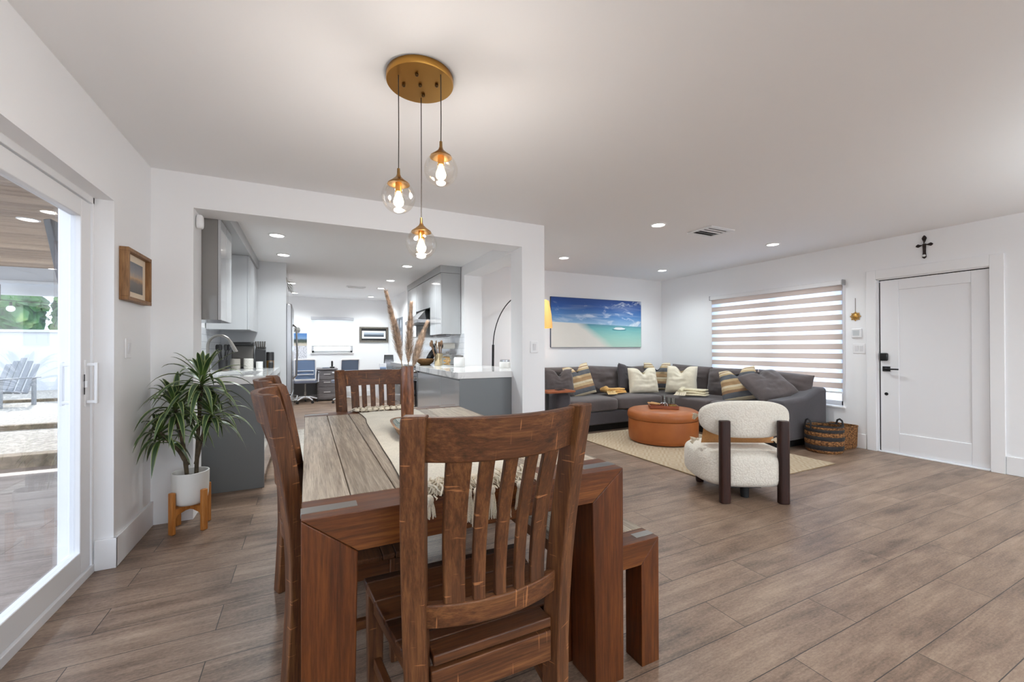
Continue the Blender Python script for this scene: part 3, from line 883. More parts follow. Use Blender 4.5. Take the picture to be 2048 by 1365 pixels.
def pillow_mesh(w, h, th, dent=.0, dentw=.35, wr=.006, seed=0, n=26, pinch=.12, tilt=0):
    """soft pillow, local x = width, z = height (0..h), y = thickness"""
    r = random.Random(seed); ph = [r.uniform(0, 6.28) for _ in range(6)]
    top, bot = [], []
    for i in range(n + 1):
        v = -1 + 2 * i / n
        ra, rb = [], []
        for j in range(n + 1):
            u = -1 + 2 * j / n
            k = max(0, (1 - u ** 4) * (1 - v ** 4)) ** .55
            x = u * w / 2 * (1 - pinch * (1 - v * v) * abs(u) ** 3 * .0 - pinch * (1 - abs(v)) * .35 * abs(u))
            z = v * h / 2 * (1 - pinch * (1 - abs(u)) * .0) + h / 2
            if v > -.2: 
                q = (v + .2) / 1.2
                z -= dent * math.exp(-(u / dentw) ** 2) * q ** 1.4
                x -= .06 * w * math.copysign(1, u) * (1 - math.exp(-(u / dentw) ** 2)) * dent / .1 * q * .45 * min(1, abs(u) * 2)
            wv = wr * (1.5 * mnoise.noise((u * 1.3 + ph[0], v * 1.6 + ph[1], 0)) + 1.1 * mnoise.noise((u * 2.2 + ph[2] + v, v * 5.0 + ph[3], 3)) + .5 * mnoise.noise((u * 6 + ph[4], v * 4 + ph[5], 7))) * k * 2.1
            gro = -.5 * th * .55 * math.exp(-(u / (dentw * .55)) ** 2) * max(0, v) ** 1.2 * (1 if dent else 0)
            y = th / 2 * k + wv + gro
            ra.append((x, y, z)); rb.append((x, -(th / 2 * k + gro) + wv, z))
        top.append(ra); bot.append(rb)
    m = MB(); bm = m.bm
    T = [[bm.verts.new(p) for p in r_] for r_ in top]; B = [[bm.verts.new(p) for p in r_] for r_ in bot]
    for i in range(n):
        for j in range(n):
            bm.faces.new((T[i][j], T[i][j + 1], T[i + 1][j + 1], T[i + 1][j])); bm.faces.new((B[i][j], B[i + 1][j], B[i + 1][j + 1], B[i][j + 1]))
    bmesh.ops.remove_doubles(bm, verts=bm.verts, dist=.0008)
    return m
def place(m, loc, rz=0, lean=0, roll=0):
    M = Matrix.Translation(loc) @ Matrix.Rotation(math.radians(rz), 4, 'Z') @ Matrix.Rotation(math.radians(lean), 4, 'X') @ Matrix.Rotation(math.radians(roll), 4, 'Y')
    bmesh.ops.transform(m.bm, matrix=M, verts=m.bm.verts)
    return m
# back cushions (local: lean < 0 tips the top towards +y, i.e. backwards for the back run)
for (x, w, h, sd, dz, ro) in ((3.56, .80, .47, 11, 0, 0), (4.30, .80, .47, 12, 0, 3), (5.02, .78, .46, 13, -.01, -2)):
    place(pillow_mesh(w, h, .24, 0, .4, .009, sd), (x, 5.40, .44 + dz), 0, -10, ro).obj('back_cushion', sofa, t, world=True)
for (y, w, h, sd, dz, ro) in ((4.86, .80, .475, 15, 0, -2), (4.10, .78, .46, 16, -.005, 1), (3.38, .72, .45, 17, -.01, -4)):
    place(pillow_mesh(w, h, .24, 0, .4, .009, sd), (5.60, y, .44 + dz), 90, 10, ro).obj('back_cushion', sofa, t, world=True)

# throw pillows
def striped(name, bands, axis='z', scale=1.0):
    tt = NT(name); tt.set(rough=.95, spec=.15)
    xyz = tt.sep(tt.coord())
    n = tt.noise(tt.coord((120, 120, 120)), 1.0, 3, .7)
    f = tt.math('ADD', tt.math('MULTIPLY', xyz['xyz'.index(axis)], scale), tt.math('MULTIPLY', tt.math('SUBTRACT', n, .5), .02))
    c = tt.ramp(f, bands, 'CONSTANT')
    c = tt.mix(tt.math('MULTIPLY', n, .3), c, (90, 80, 70))
    tt.color(c); tt.bump(n, .45, .003)
    return tt.m
cream, sand, tan, slate, rust = (222, 208, 178), (196, 172, 134), (172, 140, 104), (96, 100, 106), (150, 118, 90)
SB = [(0, cream), (.07, slate), (.21, rust), (.29, sand), (.37, cream), (.43, tan), (.55, sand), (.62, slate), (.76, sand), (.82, cream), (.86, rust), (.89, cream), (.95, sand)]
sp = striped('striped_weave', SB, 'z', 1 / .48)
creamp = cloth('cream_cotton', (222, 214, 194), .08, 200, bump=.35)
def tp(name, label, loc, rz, lean, roll, w, h, th, mat, dent, sd, group=None, pinch=.12):
    tg = pillow_mesh(w, h, th, dent, .3, .005, sd, 30, pinch)
    o = tg.obj(name, mat, None)
    o.matrix_world = Matrix.Translation(loc) @ Matrix.Rotation(math.radians(rz), 4, 'Z') @ Matrix.Rotation(math.radians(lean), 4, 'X') @ Matrix.Rotation(math.radians(roll), 4, 'Y')
    return tag(o, label, 'cushion', group)
GP = 'throw pillows on the sofa'
tp('throw_pillow', 'dark grey dented throw pillow by the left sofa arm, half hidden by the white post', (3.29, 5.10, .497), -8, -12, 0, .46, .40, .18, sofa, .09, 21, GP)
tp('throw_pillow', 'striped tan and slate throw pillow leaning at the left end of the sofa', (3.70, 5.10, .492), -12, -14, -12, .44, .47, .17, sp, .10, 22, GP)
tp('throw_pillow', 'dark grey throw pillow wedged upright behind the cream pillow left of the corner', (4.66, 5.22, .493), 16, -12, 12, .44, .44, .16, sofad, .03, 23, GP)
tp('throw_pillow', 'cream throw pillow with two pointed ears left of the sofa corner', (4.76, 4.96, .493), -16, -14, 0, .50, .40, .19, creamp, .09, 24, GP, .2)
tp('throw_pillow', 'striped throw pillow standing deep in the sofa corner between the two cream ones', (5.28, 5.20, .493), -42, -10, 0, .46, .46, .15, sp, .13, 25, GP)
tp('throw_pillow', 'cream throw pillow just right of the sofa corner, beside a folded throw', (5.22, 4.66, .493), -62, -14, 0, .48, .43, .19, creamp, .09, 26, GP, .2)
tp('throw_pillow', 'striped throw pillow slumped near the window end of the sofa', (5.26, 3.66, .49), -66, -22, -14, .48, .46, .17, sp, .10, 27, GP)
tp('throw_pillow', 'big dark grey throw pillow flopped over the window end arm of the sofa', (5.30, 3.16, .56), -28, -52, -16, .56, .50, .20, sofa, .03, 28, GP)

# folded throws
def throw(name, label, loc, rz, mat, mat2, L, W, H, sd):
    r = random.Random(sd)
    t = thing(name, label, 'blanket', loc, math.radians(rz))
    for k in range(3):
        m = MB(); z = .004 + k * H / 3
        m.superq((0, .008 * k, z + H / 6), L / 2 * (1 - .05 * k), W / 2 * (1 - .06 * k), H / 6 * 1.05, .5, .25, 40, 8, None, lambda p: p + Vector((0, .006 * math.sin(p.x * 26 + k), .004 * math.sin(p.x * 21 + k * 2))))
        m.obj('fold', mat, t)
    m = MB(); m.tube([(-L / 2 - .02, -W / 2, .05), (-L / 2 - .015, 0, .07), (-L / 2 - .02, W / 2, .05)], [.035, .05, .035], 12); m.obj('rolled_end', mat, t)
    m = MB()
    for i in range(60):
        x = -L / 2 - .04 + r.uniform(-.03, .12); y = -W / 2 - .01
        m.tube([(x, y, .035 + r.uniform(0, .02)), (x + r.uniform(-.01, .01), y - .025, .02), (x + r.uniform(-.02, .02), y - .045 - r.uniform(0, .015), .006)], .003, 4)
    m.obj('tassel_edge', mat2, t)
    return t
yel = cloth('mustard_throw', (206, 160, 92), .16, 90, bump=.5); yel2 = cloth('mustard_fringe', (214, 186, 136), .1, 90)
crm = cloth('cream_throw', (214, 204, 174), .12, 90, bump=.5); crm2 = cloth('cream_fringe', (222, 212, 190), .1, 90)
throw('folded_throw', 'mustard yellow folded throw lying on the back part of the sofa seat', (4.28, 5.08, .499), -4, yel, yel2, .32, .20, .075, 1)
throw('folded_throw', 'cream folded throw with tassels on the sofa seat beside a cream pillow', (5.10, 4.28, .499), -70, crm, crm2, .34, .22, .095, 2)

# round leather ottoman
lea = NT('tan_leather'); lea.set(rough=.42, spec=.4)
f = lea.noise(lea.coord(), 4, 4); lea.color(lea.ramp(f, [(.3, (140, 76, 34)), (.7, (162, 94, 46))]))
vo = lea.new('ShaderNodeTexVoronoi'); vo.inputs['Scale'].default_value = 220; lea.link(lea.coord(), vo.inputs['Vector']); lea.bump(vo.outputs['Distance'], .12, .001)
t = thing('ottoman', 'round tan leather storage ottoman with a padded lid in the middle of the rug', 'ottoman', (4.11, 3.96, .0112))
m = MB(); m.lathe([(.38, .004), (.405, .012), (.418, .035), (.424, .07), (.426, .2), (.425, .285), (.42, .288)], n=80); m.obj('drum', lea.m, t)
m = MB(); m.lathe([(.415, .290), (.428, .294), (.436, .31), (.438, .335), (.434, .365), (.42, .388), (.39, .402), (.30, .410), (.15, .414), (.001, .415)], n=80); m.obj('padded_lid', lea.m, t)
m = MB(); m.lathe([(.36, 0), (.372, 0), (.372, .006), (.36, .006)], n=60); m.obj('base_ring', foot, t)
ZO = .0112 + .4155
tw = wood('tray_wood', (88, 42, 26), (126, 66, 42), (156, 92, 60), 'x', .4, 18, 2.0)
ta = math.radians(-38)
t = thing('wooden_tray', 'small red-brown wooden tray on the round ottoman', 'tray', (4.10, 3.94, ZO + .001), ta)
m = MB(); m.box(-.17, .17, -.10, .10, 0, .012); m.obj('base', tw, t, .002)
for (x0, x1, y0, y1) in ((-.17, .17, -.104, -.094), (-.17, .17, .094, .104), (-.174, -.164, -.104, .104), (.164, .174, -.104, .104)):
    m = MB(); m.box(x0, x1, y0, y1, .0, .040); m.obj('rim', tw, t, .002)
CT, ST = math.cos(ta), math.sin(ta)
def ontray(x, y, z=.014): return (4.10 + CT * x - ST * y, 3.94 + ST * x + CT * y, ZO + .001 + z)
clearg = glass('tumbler_glass', (250, 252, 250), .08)
for i, (x, y, h, lab) in enumerate(((.015, .0, .155, 'tall clear glass bottle at the middle of the ottoman tray'), (.075, .025, .12, 'clear glass tumbler right of the bottle on the ottoman tray'), (.125, .0, .115, 'rightmost clear glass tumbler on the ottoman tray'))):
    p = ontray(x, y)
    nm = 'glass_bottle' if i == 0 else 'glass_tumbler'
    t = thing(nm, lab, 'glass', p)
    m = MB()
    if i == 0: m.lathe([(.001, 0), (.02, 0), (.022, .01), (.022, .07), (.012, .095), (.010, .15), (.012, .155), (.009, .155), (.008, .095), (.018, .07), (.018, .006), (.001, .005)], n=24)
    else: m.lathe([(.001, 0), (.021, 0), (.024, h), (.0225, h), (.0195, .008), (.001, .007)], n=24)
    m.obj('vessel', clearg, t)
moss = flat('dried_moss', (142, 122, 62), .95, var=(30, .3))
m = MB(); rr_ = random.Random(4)
for i in range(70):
    a = rr_.uniform(0, 6.28); q = .035 * math.sqrt(rr_.random()); px, py = .11 + q * math.cos(a), -.045 + q * math.sin(a) * .8
    m.tube([(px, py, .014), (px + rr_.uniform(-.01, .01), py + rr_.uniform(-.01, .01), .03), (px + rr_.uniform(-.02, .02), py + rr_.uniform(-.02, .02), .045)], .003, 4)
o = m.obj('dried_moss', moss, None); o.location = ontray(0, 0, 0); o.rotation_euler = (0, 0, ta); tag(o, 'tuft of yellow-green dried moss on the right of the ottoman tray', 'decoration', kind='stuff')
wsc = wood('palo_wood', (176, 128, 78), (206, 160, 104), (226, 188, 136), 'x', .6, 18, 3)
for i, (x, y, a, z, lab) in enumerate(((-.13, -.03, 24, .035, 'pale wooden stick lying across the left end of the ottoman tray'), (-.09, .03, -12, .03, 'short pale wooden stick behind the other one on the ottoman tray'))):
    o = MB().superq((0, 0, 0), .075 if i == 0 else .06, .011, .010, .4, .4, 20, 8).obj('wood_stick', wsc, None)
    o.location = ontray(x, y, z + .026); o.rotation_euler = (0, math.radians(8), ta + math.radians(a)); tag(o, lab, 'stick')
chrome = flat('chrome', (210, 210, 212), .12, 1.0)
t = thing('metal_knot', 'silver looped metal knot ornament at the front of the ottoman tray', 'ornament', ontray(-.02, -.066, .0135), ta)
for k in range(2):
    m = MB(); R_ = .030
    m.tube([(k * .03 + R_ * math.cos(2 * PI * i / 28), -.006 + .012 * math.sin(4 * PI * i / 28), R_ + .004 + R_ * math.sin(2 * PI * i / 28)) for i in range(28)], .0045, 8, closed=True)
    m.obj('ring', chrome, t)

# boucle chair
bou = NT('boucle'); bou.set(rough=1.0, spec=.1, sheen=.3)
vb = bou.new('ShaderNodeTexVoronoi'); vb.inputs['Scale'].default_value = 75; vb.inputs['Randomness'].default_value = 1.0
bou.link(bou.coord(), vb.inputs['Vector'])
nn = bou.noise(bou.coord(), 110, 3, .6)
bou.color(bou.ramp(vb.outputs['Distance'], [(.0, (236, 230, 218)), (.8, (220, 212, 198))])); bou.bump(bou.math('SUBTRACT', bou.math('MULTIPLY', nn, .6), vb.outputs['Distance']), .55, .006)
wal = wood('dark_walnut', (26, 12, 9), (38, 17, 11), (56, 28, 18), 'z', .4, 16, 1.5)
ang = math.radians(-28.3)
t = thing('lounge_chair', 'cream boucle lounge chair with thick dark wooden rear posts, its back to the viewer', 'armchair', (3.105, 2.082, 0), ang)
def bl(p): return p
m = MB(); m.superq((0.0, .30, .242), .362, .345, .146, .40, .66, 72, 26); m.obj('seat', bou.m, t)
# curved back: thick rounded pill bent around the sitter
def bend(p):
    return Vector((p.x, p.y + .062 + .62 * p.x * p.x, p.z))
m = MB(); m.superq((0, 0, .632), .350, .066, .146, .62, .5, 80, 26, rot('X', 90) @ rot('X', -90), bend)
# flatten towards a stadium outline: corners rounder at the lower edge
for v_ in m.bm.verts:
    u_ = v_.co.x / .35; w_ = (v_.co.z - .632) / .146
    v_.co.x *= 1 - .10 * max(0, -w_) ** 1.5 * abs(u_)
    v_.co.z -= .018 * (abs(u_) ** 2.2) * max(0, w_)
m.obj('back', bou.m, t)
for s in (-1, 1):
    m = MB(); m.rings([[(s * .222 + .040 * math.copysign(abs(math.cos(2 * PI * j / 24)) ** .6, math.cos(2 * PI * j / 24)), -.022 + .030 * math.copysign(abs(math.sin(2 * PI * j / 24)) ** .6, math.sin(2 * PI * j / 24)), z) for j in range(24)] for z in (0, .2, .45, .62, .635)])
    m.obj('rear_post', wal, t, .006, 2)
    zf = .0112 if s > 0 else 0
    m = MB(); m.lathe([(.03, zf), (.034, .014), (.038, .11)], (s * .20, .50, 0), 20); m.obj('front_foot', wal, t)
m = MB(); m.box(-.13, .13, .12, .46, .07, .11); m.obj('under_frame', foot, t)
m = MB(); m.lathe([(.03, 0), (.034, .09)], (0, .12, 0), 20); m.obj('center_foot', foot, t)
lin_ = cloth('pillow_tan', (166, 120, 74), .14, 160)
t = thing('lumbar_pillow', 'tan lumbar pillow with cream corner tassels squeezed between seat and back of the boucle chair', 'cushion', (3.105, 2.082, .39), ang)
place(pillow_mesh(.60, .26, .10, 0, .3, .004, 31), (0.02, .275, .008), 0, 8, 0).obj('pillow_body', lin_, t)
for (x, y, z) in ((-.32, .24, .045), (.29, .25, .04), (-.29, .27, .24), (.33, .27, .23)):
    m = MB(); r = random.Random(int(abs(x * 100)))
    sx = 1 if x > 0 else -1
    m.superq((x, y, z), .012, .012, .012, 1, 1, 10, 6)
    for i in range(40):
        a, b = r.uniform(-.6, .6), r.uniform(-.6, .6)
        m.tube([(x, y, z), (x + sx * .028, y + a * .02, z + b * .02), (x + sx * .055, y + a * .05, z + b * .045 - .008)], .0028, 4)
    m.obj('tassel', cotton, t)

# baskets beside the sofa
sea = NT('seagrass_weave'); sea.set(rough=.85, spec=.2)
wv = sea.new('ShaderNodeTexVoronoi'); wv.inputs['Scale'].default_value = 46; sea.link(sea.coord((1, 1, 1.6)), wv.inputs['Vector'])
nz = sea.noise(sea.coord(), 40, 3)
sea.color(sea.ramp(sea.math('ADD', sea.math('MULTIPLY', wv.outputs['Distance'], .8), sea.math('MULTIPLY', nz, .5)), [(.2, (176, 132, 84)), (.55, (128, 88, 52)), (.9, (66, 42, 26))])); sea.bump(wv.outputs['Distance'], .8, .004)
blk = flat('black_weave', (26, 24, 26), .8, var=(50, .35), bump=(90, .6, .006))
t = thing('woven_basket', 'round basket with brown and black woven bands and black loop handles beside the sofa arm', 'basket', (5.372, 2.735, 0))
prof = [(.165, .0), (.178, .035), (.184, .09), (.186, .145), (.186, .19), (.184, .235), (.182, .27), (.178, .30)]
bands = [(0, 1, sea.m), (1, 2, blk), (2, 3, sea.m), (3, 4, blk), (4, 5, sea.m), (5, 6, blk), (6, 7, sea.m)]
for a, b, mt in bands:
    (r0, z0), (r1, z1) = prof[a], prof[b]
    m = MB(); P = []
    for i in range(7):
        q = i / 6; P.append((r0 + (r1 - r0) * q + .005 * math.sin(PI * q), z0 + (z1 - z0) * q))
    P += [(r1 - .014, z1), (r0 - .014, z0)]
    m.lathe(P, n=56, cap=(a == 0)); e = m.obj('woven_band', mt, t)
    e['label'] = 'black woven band' if mt == blk else 'brown woven band'
m = MB(); m.lathe([(.01, .012), (.16, .012), (.16, .02), (.01, .02)], n=40); m.obj('basket_bottom', blk, t)
m = MB(); m.tube([(.176 * math.cos(2 * PI * i / 48), .176 * math.sin(2 * PI * i / 48), .302) for i in range(48)], .009, 8, closed=True); e = m.obj('rim', blk, t)
for an in (150, -28):
    a = math.radians(an); ux, uy = math.cos(a), math.sin(a); tx, ty = -uy, ux
    m = MB(); m.tube([(.178 * ux + tx * q, .178 * uy + ty * q, zz) for q, zz in ((-.05, .27), (-.05, .32), (-.035, .355), (0, .37), (.035, .355), (.05, .32), (.05, .27))], .010, 8); m.obj('handle', blk, t)
t = thing('storage_basket', 'rectangular brown seagrass basket against the wall behind the round banded basket', 'basket', (5.742, 2.775, 0))
def rrect(a, b, z, e=.22, n=48): return [(a * math.copysign(abs(math.cos(2 * PI * j / n)) ** e, math.cos(2 * PI * j / n)), b * math.copysign(abs(math.sin(2 * PI * j / n)) ** e, math.sin(2 * PI * j / n)), z) for j in range(n)]
m = MB(); m.rings([rrect(.155, .13, 0), rrect(.165, .138, .02), rrect(.172, .145, .26), rrect(.166, .139, .262), rrect(.158, .131, .20), rrect(.15, .125, .19)]); m.obj('basket_body', sea.m, t)
m = MB(); m.tube(rrect(.169, .142, .262), .008, 8, closed=True); m.obj('rim', sea.m, t)
m = MB(); m.rings([rrect(.158, .131, .205), rrect(.10, .09, .225), rrect(.02, .02, .23)]); m.obj('basket_lining', sea.m, t)

# side table over the left sofa arm, white box, arc lamp
ctop = wood('c_table_wood', (112, 56, 32), (150, 82, 48), (178, 108, 66), 'x', .35, 18, 1.5)
t = thing('side_table', 'small C-shaped side table with a reddish wooden top over the left sofa arm', 'side table', (3.0, 4.90, 0))
m = MB(); m.box(2.80, 3.235, 4.64, 4.90, .605, .632); m.obj('tabletop', ctop, t, .006, 3, world=True)
m = MB(); m.box(2.86, 2.89, 4.76, 4.79, .0, .605); m.box(2.80, 2.98, 4.70, 4.88, .0, .012); m.obj('frame', foot, t, world=True)
o = MB().box(-.07, .07, -.035, .035, 0, .008).obj('phone', flat('phone_black', (20, 20, 22), .2), None, .003); o.location = (3.07, 4.77, .6325); o.rotation_euler = (0, 0, .3); tag(o, 'flat dark remote-sized slab lying on the small side table by the sofa', 'remote')
t = thing('air_purifier', 'small white plastic box on the floor beside the left sofa arm', 'appliance', (2.95, 4.56, 0))
m = MB(); m.superq((0, 0, .19), .075, .075, .19, .15, .4, 36, 16); m.obj('housing', vinyl, t)
m = MB(); m.lathe([(.001, .381), (.045, .381), (.05, .379)], n=28); m.obj('grille', flat('grille_grey', (180, 180, 182), .5), t)
blackm = flat('matt_black_metal', (20, 19, 20), .45, .3)
LB = (2.37, 5.46)
t = thing('arc_floor_lamp', 'black arc floor lamp with an amber shade standing in the corner behind the kitchen counter', 'floor lamp', (LB[0], LB[1], 0))
m = MB(); m.lathe([(.001, 0), (.135, 0), (.135, .03), (.12, .036), (.001, .036)], n=36); m.obj('base', blackm, t)
m = MB(); m.cyl((0, 0, .03), (.018, 0, 1.25), .0165, n=16); m.obj('lower_pole', blackm, t)
pts = []
for i in range(25):
    q = i / 24
    pts.append((  .018 + .775 * (1 - math.cos(q * PI * .62)) / (1 - math.cos(PI * .62)) , -.10 * q, 1.24 + .78 * math.sin(q * PI * .62) / 1.0))
m = MB(); m.tube(pts, .0075, 8); m.obj('arc_arm', blackm, t)
ex, ey, ez = pts[-1]
m = MB(); m.tube([(ex, ey, ez), (ex, ey, 1.93)], .004, 6); m.obj('shade_cord', blackm, t)
amb = NT('amber_shade'); amb.set(color=lin((214, 164, 96)), rough=.7, emit=lin((255, 176, 84)), emits=.22)
m = MB(); m.lathe([(.05, .42), (.085, .40), (.12, .2), (.135, .0), (.130, .0), (.115, .2), (.08, .395), (.048, .414)], (ex, ey, 1.50), 40, cap=False); e = m.obj('lamp_shade', amb.m, t); e['label'] = 'glowing amber woven shade'
la = bpy.data.lights.new('floor_lamp_bulb', 'POINT'); la.energy = 2; la.color = (1, .78, .5); la.shadow_soft_size = .05
lo = bpy.data.objects.new('floor_lamp_bulb', la); COL.objects.link(lo); lo.parent = t; lo.location = (ex, ey, 1.62)

# beach canvas
bp = NT('beach_picture'); bp.set(rough=.55)
tc = bp.new('ShaderNodeTexCoord'); xyz = bp.sep(tc.outputs['Generated'])
X_, Z_ = xyz[0], xyz[2]
def bmath(op, a, b=None, c=None): return bp.math(op, a, b, c)
skyc = bp.ramp(Z_, [(.46, (150, 186, 214)), (.62, (84, 134, 190)), (.82, (34, 84, 156)), (1.0, (22, 62, 132))])
cv = bp.new('ShaderNodeMapping'); cv.inputs['Scale'].default_value = (4.6, 1, 5.2); cv.inputs['Rotation'].default_value = (0, .25, 0); bp.link(tc.outputs['Generated'], cv.inputs[0])
cl = bp.noise(cv.outputs[0], 1.0, 7, .6, .4)
cv2 = bp.new('ShaderNodeMapping'); cv2.inputs['Scale'].default_value = (1.6, 1, 9); cv2.inputs['Location'].default_value = (3, 0, 1); cv2.inputs['Rotation'].default_value = (0, -.22, 0); bp.link(tc.outputs['Generated'], cv2.inputs[0])
cl2 = bp.noise(cv2.outputs[0], 1.0, 5, .5)
cm = bp.ramp(cl, [(.56, (0, 0, 0, 1)), (.68, (1, 1, 1, 1))]); cm2 = bp.ramp(cl2, [(.5, (0, 0, 0, 1)), (.75, (1, 1, 1, 1))])
low = bmath('MULTIPLY', bmath('SUBTRACT', 1.0, Z_), 1.3)
skyc = bp.mix(bmath('MULTIPLY', cm2, bmath('MINIMUM', low, .75)), skyc, (222, 230, 236))
skyc = bp.mix(bmath('MULTIPLY', cm, bmath('MULTIPLY_ADD', X_, .75, .2)), skyc, (240, 244, 248))
wat = bp.ramp(Z_, [(.0, (178, 208, 190)), (.22, (146, 198, 186)), (.38, (98, 174, 178)), (.46, (44, 122, 150))])
rip = bp.noise(cv2.outputs[0], 5, 3); wat = bp.mix(bmath('MULTIPLY', rip, .35), wat, (176, 222, 214))
# shoreline runs from the horizon at a third of the width to the bottom at two thirds
shore = bmath('ADD', .26, bmath('ADD', bmath('MULTIPLY', bmath('POWER', bmath('MAXIMUM', bmath('SUBTRACT', .46, Z_), 0.0), .9), .62), bmath('MULTIPLY', bmath('SUBTRACT', cl2, .5), .08)))
dsh = bmath('SUBTRACT', X_, shore)
sandm = bp.ramp(bmath('ADD', dsh, .5), [(.49, (1, 1, 1, 1)), (.62, (0, 0, 0, 1))])
sandc = bp.mix(bmath('MULTIPLY', cl, .3), (226, 222, 214), (204, 196, 184))
seac = bp.mix(sandm, wat, sandc)
hor = bmath('GREATER_THAN', Z_, bmath('SUBTRACT', .505, bmath('MULTIPLY', X_, .06)))
pic = bp.mix(hor, seac, skyc)
# the little white boat: hull, canopy and reflection as ellipse masks
def ell(cx, cz, rx, rz_):
    a = bmath('DIVIDE', bmath('SUBTRACT', X_, cx), rx); b = bmath('DIVIDE', bmath('SUBTRACT', Z_, cz), rz_)
    return bmath('LESS_THAN', bmath('ADD', bmath('MULTIPLY', a, a), bmath('MULTIPLY', b, b)), 1.0)
pic = bp.mix(ell(.735, .372, .085, .018), pic, (58, 132, 140))
pic = bp.mix(ell(.738, .395, .068, .022), pic, (236, 240, 240))
pic = bp.mix(ell(.73, .418, .045, .010), pic, (206, 214, 218))
bp.color(pic)
t = thing('beach_canvas', 'wide canvas print of a tropical beach with blue sky and turquoise water above the sofa', 'picture', (4.445, YB, 1.62))
m = MB(); m.box(-.945, .945, -.028, -.001, -.405, .405); m.obj('canvas_print', bp.m, t)
m = MB(); m.box(-.948, .948, -.026, -.0005, -.4095, -.405); m.box(-.95, -.945, -.026, -.0005, -.409, .409); m.box(.945, .95, -.026, -.0005, -.409, .409); m.box(-.948, .948, -.026, -.0005, .405, .4095)
m.obj('canvas_side', flat('canvas_edge', (70, 78, 96), .7), t)  # outer edge of the canvas print, no separate frame

# wall ornaments by the door
irn = flat('dark_iron', (46, 36, 34), .5, .5, var=(40, .35), bump=(60, .4))
t = thing('wall_cross', 'small ornate dark cross hanging on the wall above the front door', 'cross', (XR - .001, 2.037, 2.245), math.radians(-90))
def petal(cx, cz, r0, r1, a, w):
    P = [(0, 0), (.3, .55), (.62, 1.0), (.85, .6), (1.0, 0), (.85, -.6), (.62, -1.0), (.3, -.55)]
    out = []
    for (u, v_) in P:
        L = r0 + (r1 - r0) * u
        out.append((cx + L * math.cos(a) - v_ * w * math.sin(a), cz + L * math.sin(a) + v_ * w * math.cos(a)))
    return out
m = MB()
for a, L, w_ in ((0, .07, .018), (PI, .07, .018), (PI / 2, .105, .020)):
    m.prism(petal(0, .045, .02, L, a, w_), 1, -.014, -.002); m.prism([(q[0] * .6, .045 + (q[1] - .045) * .6) for q in petal(0, .045, .005, L, a, .012)], 1, -.019, -.013)
m.prism([(-.014, .06), (-.012, -.03), (-.017, -.085), (0, -.10), (.017, -.085), (.012, -.03), (.014, .06)], 1, -.014, -.002)
m.obj('cross_body', irn, t, .002)
m = MB(); m.superq((0, -.016, -.068), .014, .004, .012, .8, .8, 14, 8); e = m.obj('pale_stone', flat('pearl', (226, 226, 224), .25), t); e['label'] = 'pale oval at the foot of the cross'
gold = flat('old_gold', (186, 142, 72), .4, .7, var=(60, .2))
t = thing('sun_ornament', 'small golden sun face hanging on a cord right of the window blind', 'wall ornament', (XR - .001, 2.665, 1.572), math.radians(-90))
m = MB()
for k in range(16):
    a = 2 * PI * k / 16; L = .058 if k % 2 == 0 else .048
    m.prism(petal(0, 0, .026, L, a, .008), 1, -.008, -.003)
m.obj('sun_rays', gold, t)
m = MB(); m.lathe([(.001, .014), (.018, .012), (.028, .007), (.031, .0)], n=28); bmesh.ops.rotate(m.bm, verts=m.bm.verts, cent=(0, 0, 0), matrix=rot('X', 90)); bmesh.ops.translate(m.bm, verts=m.bm.verts, vec=(0, -.002, 0)); m.obj('sun_face', gold, t)
m = MB(); m.tube([(0, -.004, .05), (0, -.003, .22)], .0022, 6); m.obj('hanging_cord', flat('brown_cord', (92, 74, 52), .8), t)
# ceiling air vent
vmet = flat('vent_white', (226, 226, 226), .4); vdk = flat('vent_shade', (60, 58, 58), .7)
def vent(label, x, y, z, w, d):
    t = thing('ceiling_vent', label, 'air vent', (x, y, z))
    m = MB()
    for (x0, x1, y0, y1) in ((-w / 2, w / 2, -d / 2, -d / 2 + .03), (-w / 2, w / 2, d / 2 - .03, d / 2), (-w / 2, -w / 2 + .03, -d / 2 + .03, d / 2 - .03), (w / 2 - .03, w / 2, -d / 2 + .03, d / 2 - .03)): m.box(x0, x1, y0, y1, -.012, -.0005)
    m.obj('frame', vmet, t)
    m = MB(); m.box(-w / 2 + .03, w / 2 - .03, -d / 2 + .03, d / 2 - .03, -.002, -.0005); m.obj('duct_shade', vdk, t)  # dark sheet stands in for the shade inside the duct
    n = 5
    for i in range(n):
        yy = -d / 2 + .04 + (d - .08) * i / (n - 1)
        s = 1 if i < n / 2 else -1
        m = MB(); m.hexa([(-w / 2 + .03, yy - .010 * s, -.004), (w / 2 - .03, yy - .010 * s, -.004), (w / 2 - .03, yy - .008 * s, -.003), (-w / 2 + .03, yy - .008 * s, -.003), (-w / 2 + .03, yy + .006 * s, -.013), (w / 2 - .03, yy + .006 * s, -.013), (w / 2 - .03, yy + .008 * s, -.012), (-w / 2 + .03, yy + .008 * s, -.012)])
        m.obj('louver', vmet, t)
vent('white louvered ceiling air vent over the living room', 3.85, 3.03, ZC, .36, .30)
vent('white louvered ceiling air vent over the office at the far end', .88, 8.9, ZC, .36, .2)
